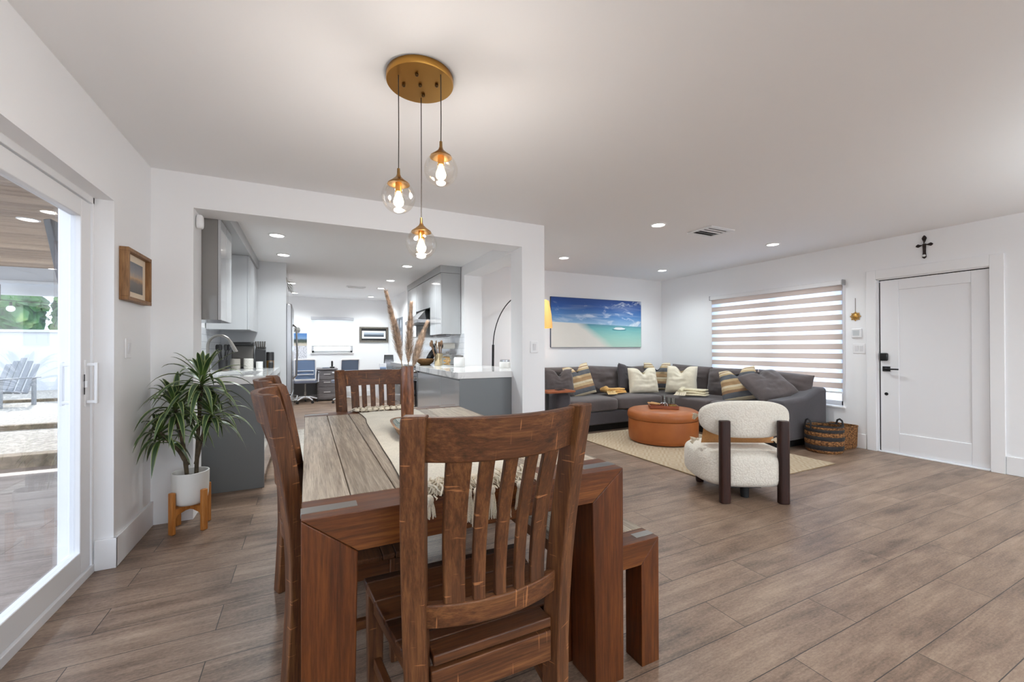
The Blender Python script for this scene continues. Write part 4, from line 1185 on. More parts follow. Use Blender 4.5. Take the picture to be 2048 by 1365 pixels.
# --------------------------------------------------------------- kitchen
gloss = flat('gloss_cabinet', (176, 177, 179), .10, coat=.6, coatr=.04)
satin = flat('grey_end_panel', (112, 115, 117), .32)
carc = flat('cabinet_carcass', (166, 167, 168), .4)
tk = flat('toe_kick', (70, 71, 72), .6)
qz = NT('quartz_top'); qz.set(rough=.10, coat=.3)
v = qz.coord((1.0, .6, 1.0)); n1 = qz.noise(v, 1.5, 4, .5, 1.2)
vein = qz.math('ABSOLUTE', qz.math('SUBTRACT', n1, .5))
qz.color(qz.ramp(vein, [(.0, (190, 190, 190)), (.010, (210, 210, 210)), (.035, (236, 236, 235))]))
tile = NT('subway_tile'); tile.set(rough=.15)
br = tile.new('ShaderNodeTexBrick'); br.inputs['Color1'].default_value = lin((232, 233, 236)); br.inputs['Color2'].default_value = lin((224, 226, 230)); br.inputs['Mortar'].default_value = lin((176, 178, 182))
br.inputs['Scale'].default_value = 1; br.inputs['Mortar Size'].default_value = .002; br.inputs['Brick Width'].default_value = .15; br.inputs['Row Height'].default_value = .075
tcx = tile.new('ShaderNodeTexCoord'); sx = tile.sep(tcx.outputs['Object']); cb = tile.new('ShaderNodeCombineXYZ'); tile.link(sx[1], cb.inputs[0]); tile.link(sx[2], cb.inputs[1]); tile.link(cb.outputs[0], br.inputs['Vector'])
tile.color(br.outputs['Color'])
m = MB(); m.box(1.893, 1.9, 5.31, 7.5, .965, 1.40); o = m.obj('trim_1', tile.m, None, smooth=False); o['kind'] = 'structure'
m = MB(); m.box(XL, XL + .007, 3.88, 6.16, .965, 1.42); o = m.obj('trim_2', tile.m, None, smooth=False); o['kind'] = 'structure'
CT_ = .965
def base_unit(name, label, x0, x1, y0, y1, front, doors, drawers=0, ctop=.90):
    """front: +1 faces +x, -1 faces -x"""
    t = thing(name, label, 'kitchen cabinet', ((x0 + x1) / 2, (y0 + y1) / 2, 0))
    fx = x1 if front > 0 else x0
    m = MB(); m.box(x0 + (.02 if front < 0 else 0), x1 - (.02 if front > 0 else 0), y0, y1, .09, ctop); m.obj('carcass', carc, t, world=True)
    m = MB(); m.box(x0 + (.07 if front < 0 else 0), x1 - (.07 if front > 0 else 0), y0, y1, 0, .09); m.obj('toe_kick', tk, t, world=True)
    xa, xb_ = (fx - .019, fx) if front > 0 else (fx, fx + .019)
    w = (y1 - y0) / max(1, doors)
    for i in range(doors):
        a, b = y0 + i * w + .002, y0 + (i + 1) * w - .002
        if drawers:
            h = (.882 - .095) / drawers
            for k in range(drawers):
                m = MB(); m.box(xa, xb_, a, b, .095 + k * h + .002, .095 + (k + 1) * h - .002); d = m.obj('drawer', gloss, t, .002, world=True)
                m = MB(); xx = fx + front * .012; m.box(min(fx, xx), max(fx, xx), a + .1, b - .1, .095 + (k + 1) * h - .02, .095 + (k + 1) * h - .008)
                bmesh.ops.translate(m.bm, verts=m.bm.verts, vec=-Vector(t.location)); m.obj('pull', steel, d)
        else:
            m = MB(); m.box(xa, xb_, a, b, .095, .880); m.obj('door', gloss, t, .002, world=True)
    return t
glossd = flat('gloss_dark_reflection', (128, 125, 122), .12, coat=.5, coatr=.05)  # gloss grey darkened to carry the brown floor reflection in its colour
def upper_unit(name, label, x0, x1, y0, y1, z0, z1, front, doors, glossy_end=False):
    t = thing(name, label, 'kitchen cabinet', ((x0 + x1) / 2, (y0 + y1) / 2, z0))
    fx = x1 if front > 0 else x0
    m = MB(); m.box(x0 + (.02 if front < 0 else .001), x1 - (.02 if front > 0 else .001), y0, y1, z0, z1); m.obj('carcass', (glossy_end if not isinstance(glossy_end, bool) else gloss) if glossy_end else carc, t, .001, 1, world=True)
    xa, xb_ = (fx - .019, fx) if front > 0 else (fx, fx + .019)
    w = (y1 - y0) / doors
    for i in range(doors):
        m = MB(); m.box(xa, xb_, y0 + i * w + (.0015 if i else 0), y0 + (i + 1) * w - .0015, z0, z1 - .002); m.obj('door', gloss, t, .002, world=True)
    return t
# right-hand run, peninsula end towards the dining table
t = base_unit('base_cabinet', 'gloss grey base cabinet at the dining end of the right kitchen counter', 1.335, 1.89, 3.885, 4.513, -1, 1)
m = MB(); m.box(1.333, 1.898, 3.866, 3.884, 0, .90); m.obj('end_panel', satin, t, .002, world=True)
base_unit('base_cabinet', 'wider gloss grey base cabinet second from the dining end of the right counter', 1.335, 1.89, 4.517, 5.583, -1, 1)
base_unit('base_cabinet', 'gloss grey drawer cabinet past the cooker on the right kitchen run', 1.335, 1.89, 6.40, 7.48, -1, 2, 3)
t = thing('countertop', 'white veined quartz counter on the right, running out through the wall opening', 'countertop', (1.6, 5.0, .90))
m = MB(); m.box(1.312, 1.899, 3.852, 5.60, .902, CT_); m.box(1.90, 2.20, 3.882, 5.305, .902, CT_)
m.obj('quartz_slab', qz.m, t, .002, world=True)
m = MB(); m.box(1.312, 1.892, 6.39, 7.49, .902, CT_); m.obj('quartz_slab', qz.m, t, .002, world=True)
# cooker
ss = flat('stainless', (168, 168, 170), .22, 1.0); blkgl = flat('black_glass', (14, 14, 16), .06)
t = thing('cooker', 'stainless steel cooker with a black glass top in the right kitchen run', 'cooker', (1.62, 6.0, 0))
m = MB(); m.box(1.33, 1.89, 5.605, 6.385, .0, .94); m.obj('body', ss, t, .004, world=True)
m = MB(); m.box(1.32, 1.885, 5.605, 6.385, .941, .962); m.obj('glass_hob', blkgl, t, .004, world=True)
m = MB(); m.box(1.318, 1.331, 5.66, 6.33, .30, .76); m.obj('oven_door', blkgl, t, .003, world=True)
m = MB(); m.tube([(1.295, 5.70, .79), (1.295, 6.29, .79)], .010, 10); m.cyl((1.295, 5.72, .79), (1.333, 5.72, .79), .008); m.cyl((1.295, 6.27, .79), (1.333, 6.27, .79), .008); m.obj('oven_handle', steel, t, world=True)
for k in range(5):
    m = MB(); yy = 5.70 + k * .148; m.cyl((1.330, yy, .88), (1.305, yy, .88), .020, .018, 18); m.obj('knob', steel, t, world=True)
# uppers on the right
UZ = 1.392
upper_unit('wall_cabinet', 'gloss grey wall cabinet at the dining end of the right kitchen run', 1.612, 1.892, 5.43, 5.98, UZ, 2.22, -1, 2)
upper_unit('wall_cabinet', 'short gloss grey wall cabinet above the cooker hood', 1.612, 1.892, 5.984, 6.84, 1.80, 2.22, -1, 2)
upper_unit('wall_cabinet', 'gloss grey wall cabinet at the far end of the right kitchen run', 1.612, 1.892, 6.845, 7.5, UZ, 2.22, -1, 2)
t = thing('cabinet_fascia', 'grey fascia closing the gap between the right wall cabinets and the ceiling', 'fascia', (1.75, 6.4, 2.22))
m = MB(); m.box(1.606, 1.892, 5.43, 7.5, 2.223, ZK - .001); m.obj('fascia_board', carc, t, .001, world=True)
t = thing('range_hood', 'stainless steel pyramid cooker hood over the cooker in the right kitchen run', 'cooker hood', (1.62, 6.2, 1.58))
m = MB(); m.rings([[(1.43, 5.99, 1.625), (1.89, 5.99, 1.625), (1.89, 6.835, 1.625), (1.43, 6.835, 1.625)], [(1.63, 6.28, 1.795), (1.89, 6.28, 1.795), (1.89, 6.56, 1.795), (1.63, 6.56, 1.795)]]); m.obj('pyramid', ss, t, world=True)
m = MB(); m.box(1.425, 1.892, 5.987, 6.838, 1.575, 1.625); m.obj('rim', ss, t, .003, world=True)
m = MB(); m.box(1.46, 1.86, 6.02, 6.80, 1.567, 1.575); m.obj('filter', flat('dark_filter', (60, 60, 62), .4, .8), t, world=True)
t = thing('towel_rail', 'grey under-cabinet strip fixed beneath the nearest right wall cabinet', 'rail', (1.75, 5.9, 1.37))
m = MB(); m.box(1.70, 1.76, 5.50, 5.97, 1.362, 1.391); m.obj('bar', flat('grey_bar', (120, 121, 124), .4), t, .006, world=True)

# left-hand run
t = base_unit('base_cabinet', 'grey base cabinet under the sink, its end panel facing the dining room', -.95, -.335, 4.21, 5.30, 1, 2, 0, .735)
m = MB(); m.box(-.953, -.333, 4.190, 4.209, 0, .90); m.obj('end_panel', satin, t, .002, world=True)
base_unit('base_cabinet', 'gloss grey base cabinet between the sink and the tall fridge panel', -.95, -.335, 5.304, 6.155, 1, 2)
t = thing('countertop', 'pale stone counter with an undermount sink along the left kitchen wall', 'countertop', (-.63, 5.2, .90))
SKX0, SKX1, SKY0, SKY1 = -.80, -.42, 4.42, 5.20
m = MB(); m.box(-.948, SKX0, 4.165, 6.155, .902, CT_); m.box(SKX1, -.312, 4.165, 6.155, .902, CT_); m.box(SKX0, SKX1, 4.165, SKY0, .902, CT_); m.box(SKX0, SKX1, SKY1, 6.155, .902, CT_)
m.obj('quartz_slab', qz.m, t, .001, world=True)
for xx, yy in ((SKX0, SKY0),): pass
m = MB(); m.rings([[(SKX0 + .003, SKY0 + .003, .93), (SKX1 - .003, SKY0 + .003, .93), (SKX1 - .003, SKY1 - .003, .93), (SKX0 + .003, SKY1 - .003, .93)], [(SKX0 + .02, SKY0 + .02, .74), (SKX1 - .02, SKY0 + .02, .74), (SKX1 - .02, SKY1 - .02, .74), (SKX0 + .02, SKY1 - .02, .74)]], False, True); m.obj('sink_bowl', ss, t, world=True)
upper_unit('wall_cabinet', 'gloss grey wall cabinet nearest the dining room on the left kitchen wall', -.948, -.60, 3.895, 4.40, 1.425, 2.21, 1, 2, glossd)
upper_unit('wall_cabinet', 'gloss grey wall cabinet above the coffee maker, next to the tall fridge panel', -.948, -.56, 5.31, 6.155, 1.408, 2.21, 1, 2, True)
t = thing('cabinet_fascia', 'grey fascia running along the ceiling above the left kitchen wall cabinets', 'fascia', (-.74, 5.0, 2.21))
m = MB(); m.box(-.948, -.548, 3.895, 6.155, 2.213, ZK - .001); m.obj('fascia_board', carc, t, .001, world=True)
t = thing('fridge_surround', 'tall pale grey panel and bridge cabinet around the fridge', 'kitchen cabinet', (-.6, 6.6, 0))
m = MB(); m.box(-.948, -.242, 6.158, 6.182, 0, ZK - .001); m.obj('side_panel', flat('pale_grey_panel', (200, 201, 203), .25), t, .001, world=True)
m = MB(); m.box(-.948, -.25, 6.183, 7.12, 1.82, ZK - .002); m.obj('bridge_cabinet', gloss, t, .002, world=True)
t = thing('refrigerator', 'stainless steel fridge with long bar handles beyond the tall grey panel', 'refrigerator', (-.55, 6.6, 0))
m = MB(); m.box(-.94, -.25, 6.19, 7.10, .03, 1.79); m.obj('body', flat('fridge_side', (96, 92, 88), .4, .5), t, .004, world=True)
for (y0, y1) in ((6.19, 6.642), (6.648, 7.10)):
    m = MB(); m.box(-.248, -.178, y0, y1, .60, 1.79); m.obj('door', ss, t, .012, 3, world=True)
m = MB(); m.box(-.248, -.178, 6.19, 7.10, .05, .59); m.obj('freezer_drawer', ss, t, .012, 3, world=True)
for yy in (6.60, 6.69):
    m = MB(); m.tube([(-.18, yy, .78), (-.135, yy, .82), (-.125, yy, 1.15), (-.135, yy, 1.50), (-.18, yy, 1.54)], .011, 10); m.obj('handle', steel, t, world=True)
m = MB(); m.tube([(-.18, 6.30, .50), (-.13, 6.34, .50), (-.13, 6.96, .50), (-.18, 7.0, .50)], .011, 10); m.obj('handle', steel, t, world=True)
t = thing('trailing_plant', 'small olive green sprig hanging from the top edge of the fridge cabinet', 'plant', (-.235, 6.35, 2.02))
m = MB(); r = random.Random(8)
for i in range(22):
    a = r.uniform(-.9, .9); L = r.uniform(.06, .16); p = Vector((0, .02 * math.sin(i), .12 - .006 * i)); q = p + Vector((.05 + .03 * math.cos(a), .05 * math.sin(a * 2), -L * .5 + .06 * math.cos(i))); s_ = Vector((.004, .012, 0))
    m.poly([p - s_ * .4, p + s_ * .4, (p + q) / 2 + s_, q, (p + q) / 2 - s_])
m.obj('leaves', flat('olive_leaf', (98, 100, 64), .6), t, smooth=False)
m = MB(); m.tube([(-.012, 0, .14), (0, 0, .05), (.02, 0, -.05)], .003, 6); m.obj('stem', flat('olive_stem', (90, 84, 60), .7), t)

# things on the left counter
def lathe_thing(name, label, cat, loc, parts, group=None):
    t = thing(name, label, cat, loc, 0, group)
    for (pn, prof, mt) in parts:
        MB().lathe(prof, n=30).obj(pn, mt, t)
    return t
t = thing('kitchen_faucet', 'tall brushed steel gooseneck tap at the left kitchen sink', 'tap', (-.845, 4.82, CT_))
m = MB(); m.lathe([(.001, 0), (.028, 0), (.028, .008), (.020, .014), (.019, .10), (.001, .10)], n=24); m.obj('base', steel, t)
pts = [(0, 0, .09), (0, 0, .26)] + [(.095 - .095 * math.cos(PI * k / 12 * .86), 0, .26 + .105 * math.sin(PI * k / 12 * .86)) for k in range(1, 13)]
m = MB(); m.tube(pts, .0125, 12); m.obj('spout', steel, t)
px, _, pz = pts[-1]
m = MB(); m.cyl((px, 0, pz), (px + .045, 0, pz - .10), .016, .018, 16); m.obj('spray_head', steel, t)
m = MB(); m.cyl((0, -.02, .06), (.01, -.075, .085), .006, .007, 10); m.obj('lever', steel, t)
dotm = NT('dotted_ceramic'); dotm.set(rough=.35)
b2 = dotm.new('ShaderNodeTexBrick'); b2.inputs['Color1'].default_value = lin((60, 58, 56)); b2.inputs['Color2'].default_value = lin((60, 58, 56)); b2.inputs['Mortar'].default_value = lin((226, 222, 214)); b2.inputs['Scale'].default_value = 1; b2.inputs['Mortar Size'].default_value = .0045; b2.inputs['Brick Width'].default_value = .014; b2.inputs['Row Height'].default_value = .018
tcx = dotm.new('ShaderNodeTexCoord'); sx = dotm.sep(tcx.outputs['Object']); cb = dotm.new('ShaderNodeCombineXYZ'); dotm.link(dotm.math('MULTIPLY', dotm.math('ARCTAN2', sx[1], sx[0]), .05), cb.inputs[0]); dotm.link(sx[2], cb.inputs[1]); dotm.link(cb.outputs[0], b2.inputs['Vector']); dotm.color(b2.outputs['Color'])
ribm = NT('ribbed_ceramic'); ribm.set(rough=.4)
b2 = ribm.new('ShaderNodeTexBrick'); b2.inputs['Color1'].default_value = lin((206, 200, 190)); b2.inputs['Color2'].default_value = lin((196, 190, 180)); b2.inputs['Mortar'].default_value = lin((150, 144, 136)); b2.inputs['Scale'].default_value = 1; b2.inputs['Mortar Size'].default_value = .0016; b2.inputs['Brick Width'].default_value = .009; b2.inputs['Row Height'].default_value = .011
tcx = ribm.new('ShaderNodeTexCoord'); sx = ribm.sep(tcx.outputs['Object']); cb = ribm.new('ShaderNodeCombineXYZ'); ribm.link(ribm.math('MULTIPLY', ribm.math('ARCTAN2', sx[1], sx[0]), .05), cb.inputs[0]); ribm.link(sx[2], cb.inputs[1]); ribm.link(cb.outputs[0], b2.inputs['Vector']); ribm.color(b2.outputs['Color'])
cup = [(.001, 0), (.046, 0), (.050, .006), (.050, .118), (.0455, .122), (.044, .118), (.044, .012), (.001, .010)]
ZQ = CT_ + .0008
lathe_thing('ceramic_cup', 'pale ribbed ceramic pot on the left counter behind the tap', 'pot', (-.742, 5.72, ZQ), [('body', cup, ribm.m)])
lathe_thing('ceramic_cup', 'white ceramic pot with black dashes on the left counter', 'pot', (-.615, 5.75, ZQ), [('body', cup, dotm.m)])
lathe_thing('white_mug', 'plain small white pot right of the dashed one on the left counter', 'pot', (-.512, 5.82, ZQ), [('body', [(.001, 0), (.033, 0), (.036, .005), (.037, .082), (.033, .082), (.032, .01), (.001, .01)], flat('white_ceramic', (232, 231, 228), .3))])
dark = flat('dark_appliance', (34, 33, 34), .3); dgrey = flat('grey_appliance', (92, 88, 84), .4)
t = thing('coffee_maker', 'dark grey coffee maker under the left wall cabinet', 'coffee maker', (-.70, 5.98, ZQ))
m = MB(); m.box(-.11, .11, -.03, .12, 0, .30); m.obj('body', dgrey, t, .012, 3)
m = MB(); m.box(-.12, .12, -.10, .12, .27, .315); m.obj('brew_head', dark, t, .012, 3)
m = MB(); m.box(-.10, .10, -.10, .0, 0, .025); m.obj('drip_tray', dark, t, .004)
t = thing('knife_block', 'black knife block with steel handled knives beside the coffee maker', 'knife block', (-.516, 6.02, ZQ))
m = MB(); m.hexa([(-.055, -.07, 0), (.055, -.07, 0), (.055, .09, 0), (-.055, .09, 0), (-.055, -.06, .225), (.055, -.06, .225), (.055, .05, .26), (-.055, .05, .26)]); m.obj('block', dark, t, .004)
for k in range(5):
    m = MB(); x = -.04 + .02 * k; m.cyl((x, -.01, .23), (x + .004 * (k - 2), -.045, .325), .008, .009, 10); m.obj('knife_handle', steel, t)
t = thing('spice_canister', 'black canister with a brass band behind the small white pot', 'canister', (-.412, 5.99, ZQ))
m = MB(); m.lathe([(.001, 0), (.042, 0), (.042, .088), (.001, .088)], n=26); e = m.obj('band', flat('brass_band', (150, 112, 66), .35, .8), t); e['label'] = 'brass coloured lower half'
m = MB(); m.lathe([(.001, .089), (.043, .089), (.043, .185), (.038, .195), (.001, .195)], n=26); m.obj('lid', dark, t)
t = thing('glass_jar', 'small dark glass jar by the tall grey panel on the left counter', 'jar', (-.395, 5.84, ZQ))
m = MB(); m.lathe([(.001, 0), (.026, 0), (.028, .06), (.022, .07), (.001, .07)], n=22); m.obj('body', dark, t)
m = MB(); m.lathe([(.001, .071), (.024, .071), (.024, .085), (.001, .085)], n=22); m.obj('lid', steel, t)
t = thing('utensil_pot', 'dark pot of black utensils at the wall end of the left counter', 'utensil pot', (-.845, 5.62, ZQ))
m = MB(); m.lathe([(.001, 0), (.04, 0), (.044, .11), (.04, .11), (.036, .01), (.001, .01)], n=24); m.obj('pot', dark, t)
for k in range(6):
    a = k * 1.05; m = MB(); m.tube([(.012 * math.cos(a), .012 * math.sin(a), .02), (.05 * math.cos(a), .05 * math.sin(a), .22)], .005, 6); m.superq((.055 * math.cos(a), .055 * math.sin(a), .25), .016, .008, .035, .8, .8, 12, 8); m.obj('utensil', dark, t)
o = MB().superq((0, 0, .012), .05, .028, .012, .7, .7, 24, 8).obj('soap_dish', flat('taupe_dish', (128, 116, 106), .4), None); o.location = (-.79, 5.32, ZQ); tag(o, 'small taupe soap dish behind the sink on the left counter', 'dish')

# things on the right counter
ZR = CT_ + .0008
t = thing('utensil_crock', 'steel and gold utensil crock full of wooden spoons on the right counter', 'utensil pot', (1.60, 5.50, ZR))
m = MB(); m.lathe([(.001, 0), (.056, 0), (.058, .004), (.058, .165), (.054, .168), (.053, .01), (.001, .01)], n=30); m.obj('crock', flat('champagne_metal', (190, 172, 140), .2, 1.0), t)
wsp = wood('spoon_wood', (84, 62, 46), (120, 92, 70), (150, 120, 94), 'z', .6, 14, 2)
for k in range(9):
    a = k * .7; q = .018 + .004 * (k % 3)
    top = Vector((.075 * math.cos(a) - .03, .06 * math.sin(a), .27 + .02 * (k % 3)))
    m = MB(); m.tube([(q * math.cos(a), q * math.sin(a), .015), tuple(top)], .006, 6); m.superq(tuple(top), .019, .009, .034, .8, .8, 14, 8, rot('Z', math.degrees(a))); m.obj('utensil', wsp if k % 3 else dark, t)
t = thing('cookie_stand', 'clear glass canister of golden biscuits beside the utensil crock', 'jar', (1.64, 5.24, ZR))
m = MB(); m.lathe([(.001, 0), (.075, 0), (.082, .006), (.082, .010), (.001, .010)], n=34); m.obj('plate', flat('white_plate', (236, 236, 234), .2), t)
m = MB(); m.lathe([(.06, .011), (.066, .05), (.066, .12), (.058, .145), (.05, .15)], n=34, cap=False); m.obj('glass_body', clearg, t)
m = MB(); m.lathe([(.001, .152), (.06, .152), (.06, .162), (.02, .17), (.018, .19), (.001, .195)], n=30); m.obj('lid', steel, t)
bis = flat('biscuit', (206, 164, 96), .8, var=(30, .2))
m = MB(); r = random.Random(6)
for k in range(26):
    a = r.uniform(0, 6.28); q = r.uniform(0, .04); m.superq((q * math.cos(a), q * math.sin(a), .025 + .1 * k / 26), .022, .022, .007, .8, .9, 14, 6, rot('X', r.uniform(-40, 40)))
e = m.obj('biscuits', bis, t); e['kind'] = 'stuff'
lathe_thing('white_canister', 'round white lidded canister at the end of the right counter clutter', 'canister', (1.742, 5.06, ZR), [('body', [(.001, 0), (.068, 0), (.071, .006), (.071, .105), (.062, .122), (.001, .122)], flat('canister_white', (234, 233, 230), .25)), ('lid', [(.001, .123), (.05, .123), (.052, .14), (.02, .15), (.001, .15)], steel)])
t = thing('paper_towel', 'roll of paper towel on its side behind the white canister', 'paper roll', (1.74, 5.68, 1.235))
m = MB(); m.cyl((-.13, 0, 0), (.14, 0, 0), .042, n=28); m.obj('paper_roll', flat('paper', (236, 232, 222), .9), t)
m = MB(); m.tube([(-.15, 0, 0), (.165, 0, 0)], .006, 8); m.tube([(.165, 0, 0), (.165, .03, .0), (.165, .03, -.269)], .006, 8); m.box(-.1, .18, .01, .05, -.2695, -.262); m.obj('holder', steel, t)
bmat = wood('board_wood', (126, 88, 54), (164, 122, 80), (190, 150, 106), 'x', .5, 14, 2)
t = thing('wooden_bowl', 'wooden salad bowl standing on the hob of the right kitchen run', 'bowl', (1.56, 6.06, .9628))
m = MB(); m.lathe([(.001, 0), (.07, 0), (.12, .04), (.135, .085), (.127, .085), (.11, .045), (.06, .012), (.001, .012)], n=36); m.obj('body', bmat, t)
t = thing('frying_pan', 'dark frying pan leaning behind the wooden bowl on the hob', 'pan', (1.72, 6.30, .9628))
m = MB(); m.lathe([(.001, 0), (.10, 0), (.125, .05), (.12, .05), (.096, .006), (.001, .006)], n=32); bmesh.ops.rotate(m.bm, verts=m.bm.verts, cent=(0, 0, 0), matrix=rot('Y', -60)); bmesh.ops.translate(m.bm, verts=m.bm.verts, vec=(.02, 0, .115)); m.obj('pan_body', dark, t)
m = MB(); m.cyl((.05, 0, .24), (-.01, 0, .36), .009, .011, 10); m.obj('handle', dark, t)
lathe_thing('candle_jar', 'white candle jar with a silver lid on the counter beside the white post', 'candle', (2.12, 4.50, ZR), [('jar', [(.001, 0), (.062, 0), (.066, .008), (.066, .062), (.056, .072), (.001, .072)], flat('candle_white', (238, 237, 233), .3)), ('lid', [(.001, .073), (.057, .073), (.057, .095), (.05, .10), (.001, .10)], flat('silver_lid', (196, 196, 198), .25, .9))])
t = thing('kitchen_mat', 'pale patterned runner mat on the floor in front of the left kitchen cabinets', 'mat', (-.03, 5.9, 0))
m = MB(); m.box(-.225, .18, 4.95, 6.9, .0008, .008); m.obj('mat_field', cloth('mat_cloth', (186, 178, 168), .15, 60), t, .002, world=True)
m = MB(); m.tube([(-.225, 4.95, .005), (.18, 4.95, .005), (.18, 6.9, .005), (-.225, 6.9, .005)], .0042, 6, closed=True); e = m.obj('mat_edge', flat('mat_edge', (112, 96, 84), .9), t, world=True); e['label'] = 'brown bound edge'

# ----------------------------------------------------------------- office
gw = wood('grey_desk_wood', (96, 92, 94), (126, 121, 122), (150, 145, 145), 'x', .5, 18, 1.2)
t = thing('office_desk', 'grey wood-effect office desk with a three drawer pedestal under the window', 'desk', (.1, 10.8, 0))
m = MB(); m.box(-.80, .64, 10.44, 11.10, .712, .742); m.obj('desktop', gw, t, .003, world=True)
m = MB(); m.box(.215, .615, 10.49, 11.06, .02, .711); m.obj('pedestal', gw, t, .003, world=True)
for (z0, z1) in ((.50, .69), (.33, .49), (.05, .32)):
    m = MB(); m.box(.24, .59, 10.468, 10.489, z0, z1); d = m.obj('drawer', gw, t, .002, world=True)
    m = MB(); zz = (z0 + z1) / 2 + .02; m.box(.345, .485, 10.442, 10.452, zz - .008, zz + .008); m.box(.35, .36, 10.452, 10.468, zz - .006, zz + .006); m.box(.47, .48, 10.452, 10.468, zz - .006, zz + .006)
    bmesh.ops.translate(m.bm, verts=m.bm.verts, vec=-Vector(t.location)); m.obj('pull', flat('pull_light', (222, 220, 216), .3), d)
m = MB(); m.box(-.78, .2, 11.02, 11.04, .1, .71); m.obj('modesty_panel', flat('dark_grey_panel', (104, 103, 104), .5), t, world=True)
m = MB(); m.box(-.80, -.77, 10.46, 11.08, 0, .711); m.obj('side_panel', gw, t, world=True)
o = MB().superq((0, 0, .012), .085, .05, .012, .5, .4, 24, 8).obj('computer_mouse_pad', flat('blue_grey_plastic', (104, 112, 124), .4), None); o.location = (.40, 10.62, .7425); o.name = 'desk_gadget'; tag(o, 'flat blue-grey gadget lying on the office desk', 'gadget')
t = thing('desk_phone', 'black cordless phone standing in its base on the office desk', 'telephone', (.53, 10.66, .7425))
m = MB(); m.superq((0, 0, .018), .055, .05, .018, .4, .4, 24, 10); m.obj('base', dark, t)
m = MB(); m.superq((0, .01, .095), .022, .014, .075, .4, .5, 18, 12); m.obj('handset', dark, t)
pwh = flat('white_plastic', (228, 228, 232), .35)
def office_chair(name, label, loc, rz, meshm, seatm):
    t = thing(name, label, 'office chair', loc, rz)      # local: sitter faces +y, back at -y
    m = MB(); W, z0, z1 = .205, .53, .965
    fr = []
    pts = [(-W, -.0, z0), (-W, -.045, z1 - .02), (-W + .02, -.05, z1), (W - .02, -.05, z1), (W, -.045, z1 - .02), (W, 0, z0)]
    m.tube(pts + [], [.019] * 6, 10, closed=True); m.obj('back_frame', pwh, t)
    m = MB(); m.sheet([[(-W + .01, -.004 + .02 * 0, z0 + .01), (0, -.03, z0 + .01), (W - .01, -.004, z0 + .01)], [(-W + .01, -.028, .75), (0, -.06, .75), (W - .01, -.028, .75)], [(-W + .01, -.048, z1 - .01), (0, -.062, z1 - .01), (W - .01, -.048, z1 - .01)]], .004); m.obj('mesh_back', meshm, t)
    m = MB(); m.tube([(-.165, -.055, .64), (-.165, -.06, .72), (.165, -.06, .72), (.165, -.055, .64)], .009, 8, closed=True); m.obj('lumbar_support', pwh, t)
    m = MB(); m.superq((0, .22, .475), .235, .24, .04, .35, .35, 36, 12); m.obj('seat', seatm, t)
    m = MB(); m.box(-.2, .2, -.01, .05, .495, .53); m.obj('back_bracket', pwh, t, .01, 3)
    for s in (-1, 1):
        m = MB(); m.tube([(s * .19, .1, .45), (s * .26, .08, .47), (s * .27, .08, .66), (s * .27, .0, .68), (s * .27, .22, .68)], .014, 8); m.obj('armrest', pwh, t)
    m = MB(); m.cyl((0, .2, .12), (0, .2, .44), .016, n=14); m.cyl((0, .2, .10), (0, .2, .24), .026, n=14); m.obj('gas_lift', steel, t)
    for k in range(5):
        a = 2 * PI * k / 5 + .3
        ex, ey = .25 * math.cos(a), .2 + .25 * math.sin(a)
        m = MB(); m.tube([(0, .2, .13), (.12 * math.cos(a), .2 + .12 * math.sin(a), .12), (ex, ey, .075)], [.02, .017, .013], 8); m.obj('base_arm', pwh, t)
        m = MB(); m.cyl((ex - .018 * math.sin(a), ey + .018 * math.cos(a), .027), (ex + .018 * math.sin(a), ey - .018 * math.cos(a), .027), .027, n=16); m.obj('caster', dark, t)
    return t
bluem = flat('blue_mesh', (110, 132, 166), .6); seatb = cloth('office_seat', (112, 116, 132), .1, 120)
office_chair('office_chair', 'white framed office chair with a blue mesh back at the grey desk', (-.035, 10.13, 0), 0, bluem, seatb)
office_chair('office_chair', 'second office chair with a dark back, mostly hidden behind the far dining chair', (.83, 9.75, 0), math.radians(20), flat('slate_mesh', (84, 96, 116), .6), seatb)
pf = flat('weathered_frame', (104, 98, 90), .6, var=(30, .12)); wm = flat('white_mat', (236, 236, 236), .8); db = flat('black_mat', (34, 32, 32), .6)
def seascape(name, stops):
    q = NT(name); q.set(rough=.5)
    tc = q.new('ShaderNodeTexCoord'); s = q.sep(tc.outputs['Generated'])
    mp = q.new('ShaderNodeMapping'); mp.inputs['Scale'].default_value = (3, 1, 9); q.link(tc.outputs['Generated'], mp.inputs[0])
    n = q.noise(mp.outputs[0], 1.0, 5, .6)
    f = q.math('ADD', s[2], q.math('MULTIPLY', q.math('SUBTRACT', n, .5), .22))
    q.color(q.ramp(f, stops)); return q.m
t = thing('framed_picture', 'wide framed grey seascape on the far office wall right of the window', 'picture', (1.54, YO, 1.557))
m = MB()
W, H_, f_ = .35, .196, .042
for (x0, x1, z0, z1) in ((-W, W, H_ - f_, H_), (-W, W, -H_, -H_ + f_), (-W, -W + f_, -H_ + f_, H_ - f_), (W - f_, W, -H_ + f_, H_ - f_)): m.box(x0, x1, -.03, -.001, z0, z1)
m.obj('frame', pf, t, .003)
m = MB(); m.box(-W + f_, W - f_, -.010, -.001, -H_ + f_, H_ - f_); m.obj('dark_mat', db, t)
m = MB(); m.box(-.29, .29, -.012, -.010, -.10, .095); m.obj('white_mat', wm, t)
m = MB(); m.box(-.245, .245, -.0135, -.012, -.055, .055); m.obj('photo', seascape('grey_sea', [(.1, (58, 66, 74)), (.45, (96, 106, 118)), (.6, (150, 160, 172)), (.9, (178, 186, 198))]), t)
t = thing('wall_calendar', 'wall calendar with a landscape photo above its date page on the office wall', 'calendar', (-.15, YO, 1.27))
